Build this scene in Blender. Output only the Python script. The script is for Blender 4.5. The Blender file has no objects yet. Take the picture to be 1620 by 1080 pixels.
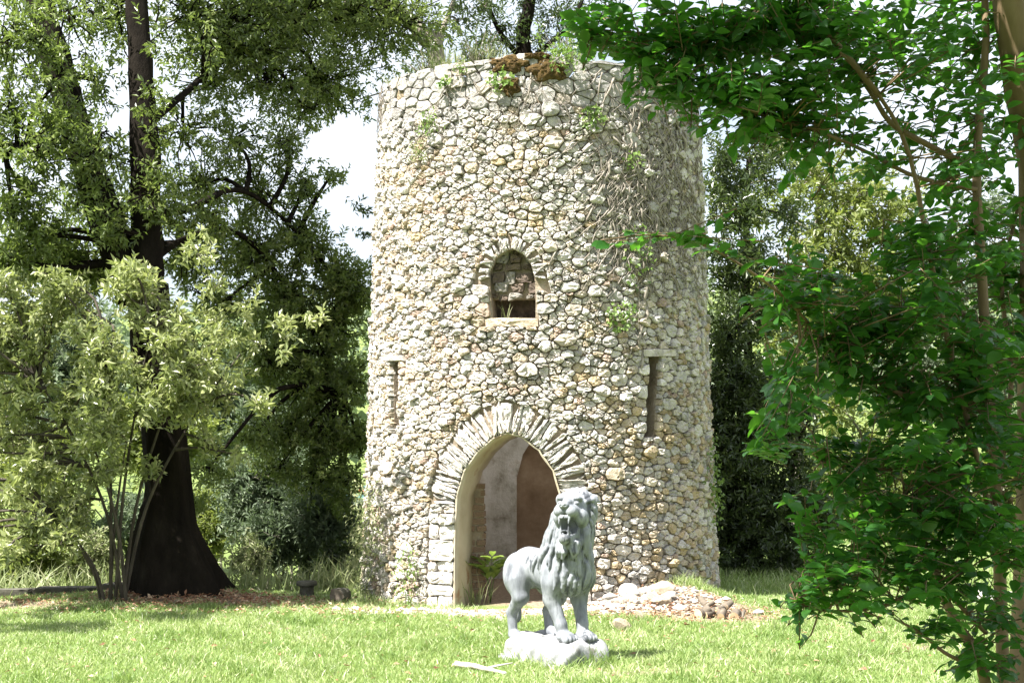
import bpy, bmesh, math
import numpy as np
from mathutils import Vector, Matrix

# ------------------------------------------------------------------ camera, sky, sun, exposure
scene = bpy.context.scene
FPX = 2300.0                                   # focal length in pixels of a 1620 px wide frame
PITCH = math.radians(3.806)
EYE = 1.75
cam_data = bpy.data.cameras.new("camera")
cam_data.sensor_width = 36.0
cam_data.lens = 36.0 * FPX / 1620.0
cam_data.clip_start = 0.1
cam_data.clip_end = 6000.0
cam = bpy.data.objects.new("camera", cam_data)
scene.collection.objects.link(cam)
cam.location = (0, 0, EYE)
cam.rotation_euler = (math.pi / 2 + PITCH, 0, 0)
scene.camera = cam

SUN_AZ, SUN_EL = math.radians(54), math.radians(57)      # azimuth: left of straight behind the camera
SUN = np.array([-math.sin(SUN_AZ) * math.cos(SUN_EL), -math.cos(SUN_AZ) * math.cos(SUN_EL), math.sin(SUN_EL)])
world = bpy.data.worlds.new("World")
scene.world = world
world.use_nodes = True
wn, wl = world.node_tree.nodes, world.node_tree.links
wn.clear()
w_out = wn.new("ShaderNodeOutputWorld")
w_bg = wn.new("ShaderNodeBackground")
sky = wn.new("ShaderNodeTexSky")
sky.sky_type = 'NISHITA'
sky.sun_disc = False
sky.sun_elevation = SUN_EL
sky.sun_rotation = math.atan2(SUN[0], SUN[1])
sky.dust_density = 2.0
sky.air_density = 1.0
w_tc = wn.new("ShaderNodeTexCoord")
w_no = wn.new("ShaderNodeTexNoise")
w_no.inputs["Scale"].default_value = 2.2
w_no.inputs["Detail"].default_value = 5.0
w_ramp = wn.new("ShaderNodeValToRGB")
w_ramp.color_ramp.elements[0].position = 0.24
w_ramp.color_ramp.elements[1].position = 0.49
w_mix = wn.new("ShaderNodeMix"); w_mix.data_type = 'RGBA'
w_mix.inputs[7].default_value = (7.4, 7.8, 8.4, 1)        # thin bright cloud
w_mul = wn.new("ShaderNodeMath"); w_mul.operation = 'MULTIPLY'; w_mul.inputs[1].default_value = 0.75
wl.new(w_tc.outputs["Generated"], w_no.inputs["Vector"])
wl.new(w_no.outputs["Fac"], w_ramp.inputs["Fac"])
wl.new(w_ramp.outputs["Color"], w_mul.inputs[0])
wl.new(w_mul.outputs[0], w_mix.inputs[0])
wl.new(sky.outputs["Color"], w_mix.inputs[6])
wl.new(w_mix.outputs[2], w_bg.inputs["Color"])
w_bg.inputs["Strength"].default_value = 0.05
wl.new(w_bg.outputs[0], w_out.inputs["Surface"])

sun_data = bpy.data.lights.new("sun", 'SUN')
sun_data.energy = 5.0
sun_data.angle = math.radians(0.5)
sun_data.color = (1.0, 0.96, 0.905)
sun_obj = bpy.data.objects.new("sun", sun_data)
scene.collection.objects.link(sun_obj)
sun_obj.rotation_euler = Vector(SUN).to_track_quat('Z', 'Y').to_euler()

scene.view_settings.view_transform = 'Standard'
scene.view_settings.look = 'None'
scene.view_settings.exposure = 2.02
scene.view_settings.gamma = 1.0
scene.view_settings.use_curve_mapping = False
scene.render.engine = 'CYCLES'
scene.cycles.use_denoising = True
scene.cycles.max_bounces = 7
scene.cycles.diffuse_bounces = 4
scene.cycles.transmission_bounces = 4
scene.cycles.sample_clamp_indirect = 8.0

# ------------------------------------------------------------------ helpers
rng = np.random.default_rng(11)
COL = scene.collection
pi = math.pi

def pix(px, py, Y):
    """point at distance Y in front of the viewpoint, seen in direction (px, py)"""
    dx, dz = (px - 810) / FPX, (540 - py) / FPX
    y = math.cos(PITCH) - math.sin(PITCH) * dz
    z = math.sin(PITCH) + math.cos(PITCH) * dz
    s = Y / y
    return np.array([dx * s, Y, EYE + z * s])

def tag(o, label=None, cat=None, group=None, kind=None):
    if label: o["label"] = label
    if cat: o["category"] = cat
    if group: o["group"] = group
    if kind: o["kind"] = kind
    return o

def empty(name, loc=(0, 0, 0), rz=0.0):
    o = bpy.data.objects.new(name, None)
    COL.objects.link(o)
    o.location = loc
    o.rotation_euler = (0, 0, rz)
    o.empty_display_size = 0.1
    return o

def link(name, me, mat=None, parent=None):
    o = bpy.data.objects.new(name, me)
    COL.objects.link(o)
    if mat is not None and len(me.materials) == 0:
        me.materials.append(mat)
    if parent is not None:
        o.parent = parent
        o.matrix_parent_inverse = Matrix.LocRotScale(parent.location, parent.rotation_euler, parent.scale).inverted()
    return o

def np_mesh(name, V, faces, smooth=False, attrs=None):
    """faces: list of (n,k) int arrays; attrs: dict name -> per-vertex float array or (n,3) colour"""
    V = np.asarray(V, dtype=np.float32)
    if not isinstance(faces, (list, tuple)):
        faces = [faces]
    faces = [np.asarray(f, dtype=np.int32) for f in faces if len(f)]
    me = bpy.data.meshes.new(name)
    nl = sum(f.size for f in faces)
    npoly = sum(len(f) for f in faces)
    me.vertices.add(len(V)); me.loops.add(nl); me.polygons.add(npoly)
    me.vertices.foreach_set("co", V.ravel())
    me.loops.foreach_set("vertex_index", np.concatenate([f.ravel() for f in faces]))
    sizes = np.concatenate([np.full(len(f), f.shape[1], dtype=np.int32) for f in faces])
    starts = np.concatenate([[0], np.cumsum(sizes)[:-1]]).astype(np.int32)
    me.polygons.foreach_set("loop_start", starts)
    if smooth:
        me.polygons.foreach_set("use_smooth", np.ones(npoly, dtype=bool))
    else:
        me.polygons.foreach_set("use_smooth", np.zeros(npoly, dtype=bool))
    for k, a in (attrs or {}).items():
        a = np.asarray(a, dtype=np.float32)
        if a.ndim == 1:
            at = me.attributes.new(k, 'FLOAT', 'POINT'); at.data.foreach_set("value", a)
        else:
            at = me.attributes.new(k, 'FLOAT_COLOR', 'POINT')
            at.data.foreach_set("color", np.concatenate([a, np.ones((len(a), 1), np.float32)], 1).ravel())
    me.update(calc_edges=True)
    me.validate()
    return me

def unit(a):
    a = np.asarray(a, float)
    return a / (np.linalg.norm(a, axis=-1, keepdims=True) + 1e-9)

class Buf:
    """collects pieces of one mesh"""
    def __init__(s): s.V = []; s.F = {}; s.n = 0; s.A = {}
    def add(s, V, faces, **attrs):
        V = np.asarray(V, float)
        if not isinstance(faces, (list, tuple)): faces = [faces]
        for f in faces:
            f = np.asarray(f, dtype=np.int64)
            if len(f): s.F.setdefault(f.shape[1], []).append(f + s.n)
        for k, a in attrs.items():
            a = np.asarray(a, float)
            if a.ndim == 0: a = np.full(len(V), float(a))
            elif a.ndim == 1 and len(a) == 3 and k == 'tone': a = np.tile(a, (len(V), 1))
            s.A.setdefault(k, []).append(a)
        s.V.append(V); s.n += len(V)
    def mesh(s, name, smooth=False):
        return np_mesh(name, np.concatenate(s.V), [np.concatenate(v) for v in s.F.values()], smooth,
                       {k: np.concatenate(v) for k, v in s.A.items()})

def tube(pts, radii, sides=7, cap=True, wob=0.0, seed=0):
    """tapered tube along a polyline -> V, [quads, tris]"""
    P = np.asarray(pts, float); n = len(P)
    R = np.broadcast_to(np.asarray(radii, float), (n,))
    T = np.empty_like(P); T[1:-1] = P[2:] - P[:-2]; T[0] = P[1] - P[0]; T[-1] = P[-1] - P[-2]
    T = unit(T)
    ref = np.array([0, 0, 1.0]) if abs(T[0][2]) < 0.9 else np.array([1.0, 0, 0])
    N = np.empty_like(P); N[0] = unit(np.cross(T[0], ref))
    for i in range(1, n):
        v = N[i - 1] - T[i] * np.dot(N[i - 1], T[i]); N[i] = unit(v)
    B = np.cross(T, N)
    a = np.linspace(0, 2 * pi, sides, endpoint=False)
    rr = R[:, None] * np.ones(sides)
    if wob:
        rr = rr * (1 + wob * np.random.default_rng(seed).normal(size=(n, sides)))
    V = P[:, None, :] + rr[..., None] * (np.cos(a)[None, :, None] * N[:, None, :] + np.sin(a)[None, :, None] * B[:, None, :])
    V = V.reshape(-1, 3)
    i, j = np.meshgrid(np.arange(n - 1), np.arange(sides), indexing='ij')
    q = np.stack([i * sides + j, i * sides + (j + 1) % sides, (i + 1) * sides + (j + 1) % sides, (i + 1) * sides + j], -1).reshape(-1, 4)
    fs = [q]
    if cap:
        V = np.concatenate([V, P[:1], P[-1:]])
        c0, c1 = n * sides, n * sides + 1
        j = np.arange(sides)
        t0 = np.stack([np.full(sides, c0), (j + 1) % sides, j], -1)
        t1 = np.stack([np.full(sides, c1), (n - 1) * sides + j, (n - 1) * sides + (j + 1) % sides], -1)
        fs.append(np.concatenate([t0, t1]))
    return V, fs

def smooth_path(pts, n=16):
    """Catmull-Rom through points"""
    P = np.asarray(pts, float)
    P = np.concatenate([[2 * P[0] - P[1]], P, [2 * P[-1] - P[-2]]])
    out = []
    segs = len(P) - 3
    for t in np.linspace(0, segs - 1e-6, n):
        i = int(t); f = t - i
        p0, p1, p2, p3 = P[i:i + 4]
        out.append(0.5 * ((2 * p1) + (-p0 + p2) * f + (2 * p0 - 5 * p1 + 4 * p2 - p3) * f * f + (-p0 + 3 * p1 - 3 * p2 + p3) * f ** 3))
    return np.array(out)

# ------------------------------------------------------------------ materials
def new_mat(name):
    m = bpy.data.materials.new(name); m.use_nodes = True
    nt = m.node_tree; nt.nodes.clear()
    out = nt.nodes.new("ShaderNodeOutputMaterial")
    return m, nt.nodes, nt.links, out

def N(nodes, kind, **kw):
    n = nodes.new("ShaderNode" + kind)
    for k, v in kw.items():
        if k in n.inputs.keys(): n.inputs[k].default_value = v
        else: setattr(n, k, v)
    return n

def ramp(nodes, stops):
    r = nodes.new("ShaderNodeValToRGB")
    els = r.color_ramp.elements
    while len(els) < len(stops): els.new(0.5)
    for e, (p, c) in zip(els, stops):
        e.position = p
        e.color = (*c, 1) if len(c) == 3 else c
    return r

def mixc(nodes, links, fac, a, b, blend='MIX'):
    m = nodes.new("ShaderNodeMix"); m.data_type = 'RGBA'; m.blend_type = blend
    for sock, v in ((0, fac), (6, a), (7, b)):
        if hasattr(v, "is_output") or isinstance(v, bpy.types.NodeSocket): links.new(v, m.inputs[sock])
        elif isinstance(v, (int, float)): m.inputs[sock].default_value = v if sock == 0 else (v, v, v, 1)
        else: m.inputs[sock].default_value = (*v, 1)
    return m.outputs[2]

def gen_mat(name, stops, scale=6.0, rough=0.85, bump=0.3, bscale=30.0, bdist=0.01, detail=6.0, spec=0.3, stain=None, coords="Object", stretch=(1, 1, 1), tone=None):
    """rough natural surface: noise colour ramp + optional stain + two-octave bump"""
    m, n, l, out = new_mat(name)
    tc = N(n, "TexCoord"); mp = N(n, "Mapping"); mp.inputs["Scale"].default_value = stretch
    l.new(tc.outputs[coords], mp.inputs["Vector"])
    no = N(n, "TexNoise", Scale=scale, Detail=detail, Roughness=0.62); l.new(mp.outputs[0], no.inputs["Vector"])
    r = ramp(n, stops); l.new(no.outputs["Fac"], r.inputs["Fac"])
    c = r.outputs["Color"]
    if tone:                                   # per-piece colour stored on the mesh
        at = N(n, "Attribute", attribute_name=tone)
        c = mixc(n, l, 1.0, at.outputs["Color"], c, 'MULTIPLY')
    if stain:
        scol, sscale, lo, hi = stain
        sn = N(n, "TexNoise", Scale=sscale, Detail=5.0, Roughness=0.6); l.new(mp.outputs[0], sn.inputs["Vector"])
        sr = ramp(n, [(lo, (0, 0, 0)), (hi, (1, 1, 1))]); l.new(sn.outputs["Fac"], sr.inputs["Fac"])
        c = mixc(n, l, sr.outputs["Color"], c, scol)
    b = N(n, "BsdfPrincipled", Roughness=rough); b.inputs["Specular IOR Level"].default_value = spec
    l.new(c, b.inputs["Base Color"])
    bn = N(n, "TexNoise", Scale=bscale, Detail=8.0, Roughness=0.7); l.new(mp.outputs[0], bn.inputs["Vector"])
    bp = N(n, "Bump", Strength=bump, Distance=bdist); l.new(bn.outputs["Fac"], bp.inputs["Height"])
    l.new(bp.outputs[0], b.inputs["Normal"]); l.new(b.outputs[0], out.inputs["Surface"])
    return m

def leaf_mat(name, stops, trans=(0.25, 0.42, 0.05), tfac=0.35, rough=0.42, spec=0.5):
    m, n, l, out = new_mat(name)
    at = N(n, "Attribute", attribute_name="tint")
    r = ramp(n, stops); l.new(at.outputs["Fac"], r.inputs["Fac"])
    b = N(n, "BsdfPrincipled", Roughness=rough); b.inputs["Specular IOR Level"].default_value = spec
    l.new(r.outputs["Color"], b.inputs["Base Color"])
    t = N(n, "BsdfTranslucent")
    tcx = mixc(n, l, 0.6, r.outputs["Color"], trans)
    l.new(tcx, t.inputs["Color"])
    mx = N(n, "MixShader"); mx.inputs[0].default_value = tfac
    l.new(b.outputs[0], mx.inputs[1]); l.new(t.outputs[0], mx.inputs[2])
    l.new(mx.outputs[0], out.inputs["Surface"])
    return m

M = {}
M['stone'] = gen_mat("rubble_stone", [(0.25, (0.50, 0.49, 0.47)), (0.48, (0.92, 0.91, 0.90)), (0.75, (1.18, 1.16, 1.13))], scale=12, rough=0.9, bump=0.85, bscale=24, bdist=0.04, tone="tone",
                     stain=((0.34, 0.29, 0.21), 7.0, 0.62, 0.76))
M['mortar'] = gen_mat("lime_mortar", [(0.3, (0.16, 0.125, 0.088)), (0.55, (0.28, 0.228, 0.165)), (0.75, (0.40, 0.35, 0.285))], scale=5, rough=0.95, bump=0.9, bscale=22, bdist=0.03)
M['plaster'] = gen_mat("old_plaster", [(0.25, (0.30, 0.25, 0.17)), (0.5, (0.40, 0.35, 0.26)), (0.75, (0.48, 0.43, 0.34))], scale=2.2, rough=0.9, bump=0.35, bscale=18, bdist=0.012,
                       stain=((0.26, 0.16, 0.10), 3.2, 0.60, 0.68))
M['inner_plaster'] = gen_mat("stained_inner_plaster", [(0.30, (0.17, 0.15, 0.11)), (0.44, (0.44, 0.42, 0.38)), (0.60, (0.58, 0.565, 0.545)), (0.78, (0.40, 0.32, 0.23))], scale=3.2, rough=0.92, bump=0.7, bscale=9, bdist=0.03,
                       stain=((0.20, 0.17, 0.11), 3.1, 0.58, 0.74))
M['brown_plaster'] = gen_mat("brown_render", [(0.3, (0.20, 0.135, 0.085)), (0.55, (0.31, 0.225, 0.155)), (0.75, (0.42, 0.335, 0.25))], scale=3.5, rough=0.92, bump=0.3, bscale=14, bdist=0.01)
M['void_shade_rubble'] = gen_mat("void_shade_rubble", [(0.3, (0.03, 0.022, 0.017)), (0.55, (0.075, 0.055, 0.042)), (0.8, (0.14, 0.11, 0.085))], scale=14, rough=0.95, bump=1.0, bscale=16, bdist=0.04)  # brown rubble darkened: the shade of the window void is in the colour
M['brick'] = gen_mat("old_brick", [(0.3, (0.10, 0.062, 0.042)), (0.55, (0.20, 0.135, 0.09)), (0.8, (0.33, 0.265, 0.20))], scale=9, rough=0.9, bump=0.5, bscale=40, bdist=0.01)
M['statue'] = gen_mat("grey_cast_stone", [(0.28, (0.075, 0.082, 0.094)), (0.46, (0.18, 0.192, 0.21)), (0.68, (0.34, 0.355, 0.375))], scale=6.0, rough=0.5, bump=0.5, bscale=45, bdist=0.006, spec=0.4,
                      stain=((0.06, 0.066, 0.074), 6.0, 0.55, 0.63), stretch=(1.5, 1.5, 0.45))
M['plinth'] = gen_mat("grey_plinth_stone", [(0.28, (0.17, 0.172, 0.172)), (0.5, (0.28, 0.284, 0.288)), (0.72, (0.38, 0.382, 0.384))], scale=7.0, rough=0.75, bump=0.5, bscale=30, bdist=0.01,
                      stain=((0.13, 0.13, 0.105), 6.0, 0.54, 0.66))
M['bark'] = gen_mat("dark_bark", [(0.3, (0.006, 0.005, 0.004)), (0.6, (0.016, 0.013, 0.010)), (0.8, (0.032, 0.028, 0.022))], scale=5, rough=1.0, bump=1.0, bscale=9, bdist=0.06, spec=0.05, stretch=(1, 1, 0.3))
M['grey_bark'] = gen_mat("grey_bark", [(0.3, (0.12, 0.105, 0.08)), (0.6, (0.24, 0.215, 0.17)), (0.8, (0.33, 0.30, 0.25))], scale=7, rough=0.9, bump=0.7, bscale=14, bdist=0.02, stretch=(1, 1, 0.4))
M['shrub_bark'] = gen_mat("shrub_bark", [(0.3, (0.03, 0.025, 0.018)), (0.6, (0.075, 0.063, 0.048)), (0.8, (0.14, 0.125, 0.10))], scale=9, rough=0.95, bump=0.6, bscale=20, bdist=0.015, stretch=(1, 1, 0.4))
M['dry_wood'] = gen_mat("bleached_wood", [(0.3, (0.24, 0.21, 0.17)), (0.55, (0.45, 0.42, 0.37)), (0.8, (0.60, 0.58, 0.54))], scale=14, rough=0.9, bump=0.8, bscale=30, bdist=0.012, stretch=(0.3, 1, 1))
M['tan_bark'] = gen_mat("tan_bark", [(0.3, (0.09, 0.06, 0.03)), (0.55, (0.17, 0.118, 0.065)), (0.8, (0.25, 0.19, 0.12))], scale=6, rough=0.7, bump=0.3, bscale=12, bdist=0.01, stretch=(1, 1, 0.25))
M['dry_stem'] = gen_mat("dry_vine_stem", [(0.3, (0.13, 0.11, 0.085)), (0.6, (0.27, 0.24, 0.20)), (0.8, (0.42, 0.39, 0.35))], scale=14, rough=0.9, bump=0.5, bscale=40, bdist=0.006)
M['moss'] = gen_mat("brown_moss", [(0.3, (0.035, 0.025, 0.01)), (0.55, (0.10, 0.062, 0.02)), (0.8, (0.16, 0.11, 0.035))], scale=20, rough=1.0, bump=1.0, bscale=60, bdist=0.02)
M['old_log'] = gen_mat("weathered_log", [(0.3, (0.07, 0.055, 0.04)), (0.6, (0.15, 0.125, 0.095)), (0.8, (0.24, 0.21, 0.17))], scale=16, rough=0.9, bump=0.7, bscale=40, bdist=0.01)
M['cut_wood'] = gen_mat("cut_wood", [(0.3, (0.42, 0.30, 0.17)), (0.7, (0.58, 0.45, 0.29))], scale=14, rough=0.8, bump=0.2, bscale=60, bdist=0.004)
M['dark_stone'] = gen_mat("dark_mossy_stone", [(0.3, (0.035, 0.033, 0.024)), (0.6, (0.09, 0.085, 0.065)), (0.8, (0.15, 0.145, 0.12))], scale=9, rough=0.95, bump=0.7, bscale=30, bdist=0.015)
M['pale_stone'] = gen_mat("pale_stone", [(0.3, (0.40, 0.37, 0.31)), (0.6, (0.58, 0.55, 0.49)), (0.8, (0.66, 0.64, 0.60))], scale=9, rough=0.9, bump=0.6, bscale=30, bdist=0.015)
M['litter'] = leaf_mat("leaf_litter", [(0.0, (0.16, 0.07, 0.035)), (0.5, (0.30, 0.16, 0.09)), (1.0, (0.46, 0.36, 0.24))], trans=(0.3, 0.15, 0.05), tfac=0.1, rough=0.7)
M['oak_leaf'] = leaf_mat("oak_leaf", [(0.0, (0.040, 0.060, 0.016)), (0.45, (0.095, 0.130, 0.036)), (0.8, (0.18, 0.215, 0.065)), (1.0, (0.32, 0.345, 0.14))], trans=(0.28, 0.40, 0.06), tfac=0.36, rough=0.36)
M['dark_leaf'] = leaf_mat("evergreen_leaf", [(0.0, (0.022, 0.036, 0.013)), (0.6, (0.048, 0.070, 0.022)), (1.0, (0.11, 0.13, 0.045))], trans=(0.13, 0.22, 0.03), tfac=0.25, rough=0.35)
M['lit_leaf'] = leaf_mat("yellow_green_leaf", [(0.0, (0.075, 0.10, 0.025)), (0.5, (0.13, 0.165, 0.045)), (1.0, (0.23, 0.25, 0.08))], trans=(0.34, 0.42, 0.06), tfac=0.4, rough=0.45)
M['shrub_leaf'] = leaf_mat("pale_shrub_leaf", [(0.0, (0.10, 0.13, 0.045)), (0.45, (0.235, 0.27, 0.11)), (0.8, (0.38, 0.40, 0.19)), (1.0, (0.55, 0.55, 0.34))], trans=(0.38, 0.46, 0.10), tfac=0.35, rough=0.34, spec=0.75)
M['grey_leaf'] = leaf_mat("grey_green_leaf", [(0.0, (0.060, 0.085, 0.050)), (0.5, (0.11, 0.145, 0.085)), (1.0, (0.19, 0.22, 0.14))], trans=(0.22, 0.32, 0.12), tfac=0.25, rough=0.6, spec=0.3)
M['myrtle_leaf'] = leaf_mat("myrtle_leaf", [(0.0, (0.020, 0.075, 0.018)), (0.5, (0.035, 0.115, 0.022)), (0.9, (0.07, 0.16, 0.03)), (1.0, (0.15, 0.24, 0.05))], trans=(0.15, 0.43, 0.02), tfac=0.45, rough=0.38, spec=0.45)
M['ivy_leaf'] = leaf_mat("ivy_leaf", [(0.0, (0.05, 0.10, 0.02)), (0.6, (0.14, 0.22, 0.05)), (1.0, (0.26, 0.32, 0.10))], trans=(0.3, 0.45, 0.06), tfac=0.35, rough=0.4)
M['weed_leaf'] = leaf_mat("dry_weed_leaf", [(0.0, (0.10, 0.14, 0.05)), (0.5, (0.22, 0.25, 0.11)), (1.0, (0.40, 0.38, 0.24))], trans=(0.3, 0.38, 0.1), tfac=0.3, rough=0.6)
M['grass'] = leaf_mat("grass_blade", [(0.0, (0.085, 0.16, 0.035)), (0.4, (0.22, 0.31, 0.095)), (0.75, (0.38, 0.43, 0.20)), (1.0, (0.60, 0.58, 0.44))], trans=(0.36, 0.50, 0.10), tfac=0.38, rough=0.45, spec=0.4)
# ------------------------------------------------------------------ ground
def sstep(a, b, x):
    t = np.clip((np.asarray(x, float) - a) / (b - a), 0, 1)
    return t * t * (3 - 2 * t)

def vnoise(x, y, s=1.0):
    """cheap smooth pseudo noise, about -1..1"""
    x = np.asarray(x, float) * s; y = np.asarray(y, float) * s
    return (np.sin(x * 1.7 + 1.3 * np.sin(y * 1.1 + 0.4)) + np.sin(y * 2.3 + 1.7 * np.sin(x * 0.9 + 2.0)) + np.sin((x + y) * 3.1 + 0.7) * 0.6) / 2.6

def gz(x, y):
    x = np.asarray(x, float); y = np.asarray(y, float)
    z = 0.24 * np.exp(-((x - 1.55) ** 2 / 0.6 + (y - 15.4) ** 2 / 0.4))
    z = z + 0.10 * np.exp(-((x + 3.6) ** 2 / 1.4 + (y - 15.9) ** 2 / 0.5))
    z = z + 0.02 * vnoise(x, y, 0.8) * sstep(8, 11, y)
    z = z - 1.5 * sstep(16.6, 21.0, y) * sstep(-1.9, -3.0, x)
    far = sstep(60, 420, y)
    z = z + far * (38 + 9 * vnoise(x, y, 0.006)) + sstep(400, 2200, y) * 90
    z = z - 0.6 * sstep(24, 60, y)
    return z

def dirt(x, y):
    x = np.asarray(x, float); y = np.asarray(y, float)
    d = np.zeros(np.broadcast(x, y).shape)
    for cx, cy, rx, ry, a in ((1.35, 14.85, 1.15, 0.6, 1.0), (2.1, 14.3, 0.8, 0.35, 0.75), (0.0, 14.75, 0.75, 0.4, 0.95), (0.32, 17.0, 1.9, 1.9, 1.0),
                              (-3.3, 15.55, 1.1, 0.42, 0.8), (-5.4, 15.3, 1.0, 0.4, 0.7), (-1.2, 14.9, 0.8, 0.3, 0.5), (3.5, 12.3, 0.6, 0.25, 0.5), (0.95, 11.0, 0.55, 0.2, 0.5)):
        e = ((x - cx) / rx) ** 2 + ((y - cy) / ry) ** 2
        d = np.maximum(d, a * np.exp(-np.maximum(e - 0.35, 0) * 1.6))
    return np.clip(d + 0.16 * vnoise(x, y, 2.6) * (d > 0.05), 0, 1)

def axis_coords(fine_lo, fine_hi, step, lo, hi):
    c = list(np.arange(fine_lo, fine_hi + step / 2, step))
    s = step
    while c[-1] < hi: s *= 1.28; c.append(c[-1] + s)
    s = step
    while c[0] > lo: s *= 1.28; c.insert(0, c[0] - s)
    return np.array(c)

gx = axis_coords(-7.5, 7.5, 0.12, -2500, 2500)
gy = axis_coords(9.0, 20.0, 0.12, -400, 4500)
GX, GY = np.meshgrid(gx, gy, indexing='xy')
GZ = gz(GX, GY)
V = np.stack([GX, GY, GZ], -1).reshape(-1, 3)
nx, ny = len(gx), len(gy)
ii, jj = np.meshgrid(np.arange(nx - 1), np.arange(ny - 1), indexing='xy')
Q = np.stack([jj * nx + ii, jj * nx + ii + 1, (jj + 1) * nx + ii + 1, (jj + 1) * nx + ii], -1).reshape(-1, 4)

def ground_material():
    m, n, l, out = new_mat("lawn_soil")
    tc = N(n, "TexCoord")
    at = N(n, "Attribute", attribute_name="dirt")
    n1 = N(n, "TexNoise", Scale=5.0, Detail=8.0, Roughness=0.65); l.new(tc.outputs["Object"], n1.inputs["Vector"])
    n2 = N(n, "TexNoise", Scale=32.0, Detail=6.0, Roughness=0.7); l.new(tc.outputs["Object"], n2.inputs["Vector"])
    grass = ramp(n, [(0.3, (0.08, 0.12, 0.03)), (0.55, (0.14, 0.185, 0.055)), (0.75, (0.22, 0.24, 0.10))]); l.new(n1.outputs["Fac"], grass.inputs["Fac"])
    soil = ramp(n, [(0.3, (0.13, 0.095, 0.065)), (0.5, (0.24, 0.18, 0.13)), (0.72, (0.38, 0.32, 0.25))]); l.new(n2.outputs["Fac"], soil.inputs["Fac"])
    ad = N(n, "Math", operation='ADD'); l.new(at.outputs["Fac"], ad.inputs[0])
    mu = N(n, "Math", operation='MULTIPLY_ADD'); l.new(n1.outputs["Fac"], mu.inputs[0]); mu.inputs[1].default_value = 0.7; mu.inputs[2].default_value = -0.35
    l.new(mu.outputs[0], ad.inputs[1])
    sr = ramp(n, [(0.32, (0, 0, 0)), (0.55, (1, 1, 1))]); l.new(ad.outputs[0], sr.inputs["Fac"])
    c = mixc(n, l, sr.outputs["Color"], grass.outputs["Color"], soil.outputs["Color"])
    b = N(n, "BsdfPrincipled", Roughness=0.95); b.inputs["Specular IOR Level"].default_value = 0.15
    l.new(c, b.inputs["Base Color"])
    bp = N(n, "Bump", Strength=0.8, Distance=0.03); l.new(n2.outputs["Fac"], bp.inputs["Height"])
    l.new(bp.outputs[0], b.inputs["Normal"]); l.new(b.outputs[0], out.inputs["Surface"])
    return m
ground = link("ground", np_mesh("ground", V, Q, True, {"dirt": dirt(GX, GY).ravel()}), ground_material())
tag(ground, kind="structure")

# ------------------------------------------------------------------ the tower
TCX, TCY = 0.32, 17.0
A0 = math.radians(-10.0)                         # the side the doorway faces
TOPZ = 5.77
def Rz(v): return 2.005 - (0.165 / 5.8) * np.asarray(v, float)
def surf(u, v, h=0.0):
    u = np.asarray(u, float); v = np.asarray(v, float)
    a = A0 + u / 2.0; r = Rz(v) + h
    return np.stack([TCX + r * np.sin(a), TCY - r * np.cos(a), v + 0 * r], -1)

def on_wall(px, py):
    """wall coordinates (along, up) of the point of the tower seen in that direction"""
    d = pix(px, py, 1.0) - np.array([0, 0, EYE])
    v = 2.0
    for _ in range(8):
        R = float(Rz(v))
        a = d[0] ** 2 + d[1] ** 2; b = -2 * (d[0] * TCX + d[1] * TCY); c = TCX ** 2 + TCY ** 2 - R * R
        disc = max(b * b - 4 * a * c, 0)
        t = (-b - math.sqrt(disc)) / (2 * a)
        p = d * t; v = p[2] + EYE
    ang = math.atan2(p[0] - TCX, -(p[1] - TCY)) - A0
    return np.array([ang * 2.0, v])

DOOR = np.array([on_wall(*p) for p in [(718, 980), (719, 850), (722, 785), (734, 745), (756, 714), (780, 693), (803, 684), (826, 690), (853, 711), (876, 744), (889, 787), (890, 850), (890, 980)]])
DOOR[0, 1] = DOOR[-1, 1] = -0.30
WINDOW = np.array([on_wall(*p) for p in [(779, 503), (776, 470), (774, 432), (784, 409), (798, 398), (812, 394), (828, 403), (840, 419), (846, 440), (847, 470), (847, 503)]])
SLITL = np.array([on_wall(*p) for p in [(623, 686), (621, 572), (634, 570), (631, 688)]])
SLITR = np.array([on_wall(*p) for p in [(1020, 692), (1024, 562), (1043, 562), (1035, 690)]])
def ccw(P):
    a = np.sum(P[:, 0] * np.roll(P[:, 1], -1) - np.roll(P[:, 0], -1) * P[:, 1])
    return P if a > 0 else P[::-1]
def offset_convex(P, d):
    """grow a convex outline by d (d may be a function of the outward normal)"""
    P = ccw(P); n = len(P); out = []
    e = np.roll(P, -1, 0) - P; nn = np.stack([e[:, 1], -e[:, 0]], -1); nn = nn / np.linalg.norm(nn, axis=1, keepdims=True)
    for i in range(n):
        m = unit(nn[i] + nn[i - 1]); k = d(m) if callable(d) else d
        out.append(P[i] + m * k / max(0.6, float(np.dot(m, nn[i]))))
    return np.array(out)
def inside(P, q):
    P = ccw(P); e = np.roll(P, -1, 0) - P
    return np.all(e[:, 0] * (q[1] - P[:, 1]) - e[:, 1] * (q[0] - P[:, 0]) > 0)
def clip(poly, p0, nrm):
    """keep the side of the line through p0 against the normal"""
    out = []; k = len(poly)
    s = (poly - p0) @ nrm
    for i in range(k):
        j = (i + 1) % k
        if s[i] <= 0: out.append(poly[i])
        if (s[i] <= 0) != (s[j] <= 0):
            t = s[i] / (s[i] - s[j]); out.append(poly[i] + t * (poly[j] - poly[i]))
    return np.array(out) if len(out) > 2 else None
def nearest(P, q):
    a = P; b = np.roll(P, -1, 0); e = b - a
    t = np.clip(np.sum((q - a) * e, 1) / (np.sum(e * e, 1) + 1e-12), 0, 1)
    c = a + e * t[:, None]; d = np.linalg.norm(c - q, axis=1); i = np.argmin(d)
    return c[i]

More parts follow.
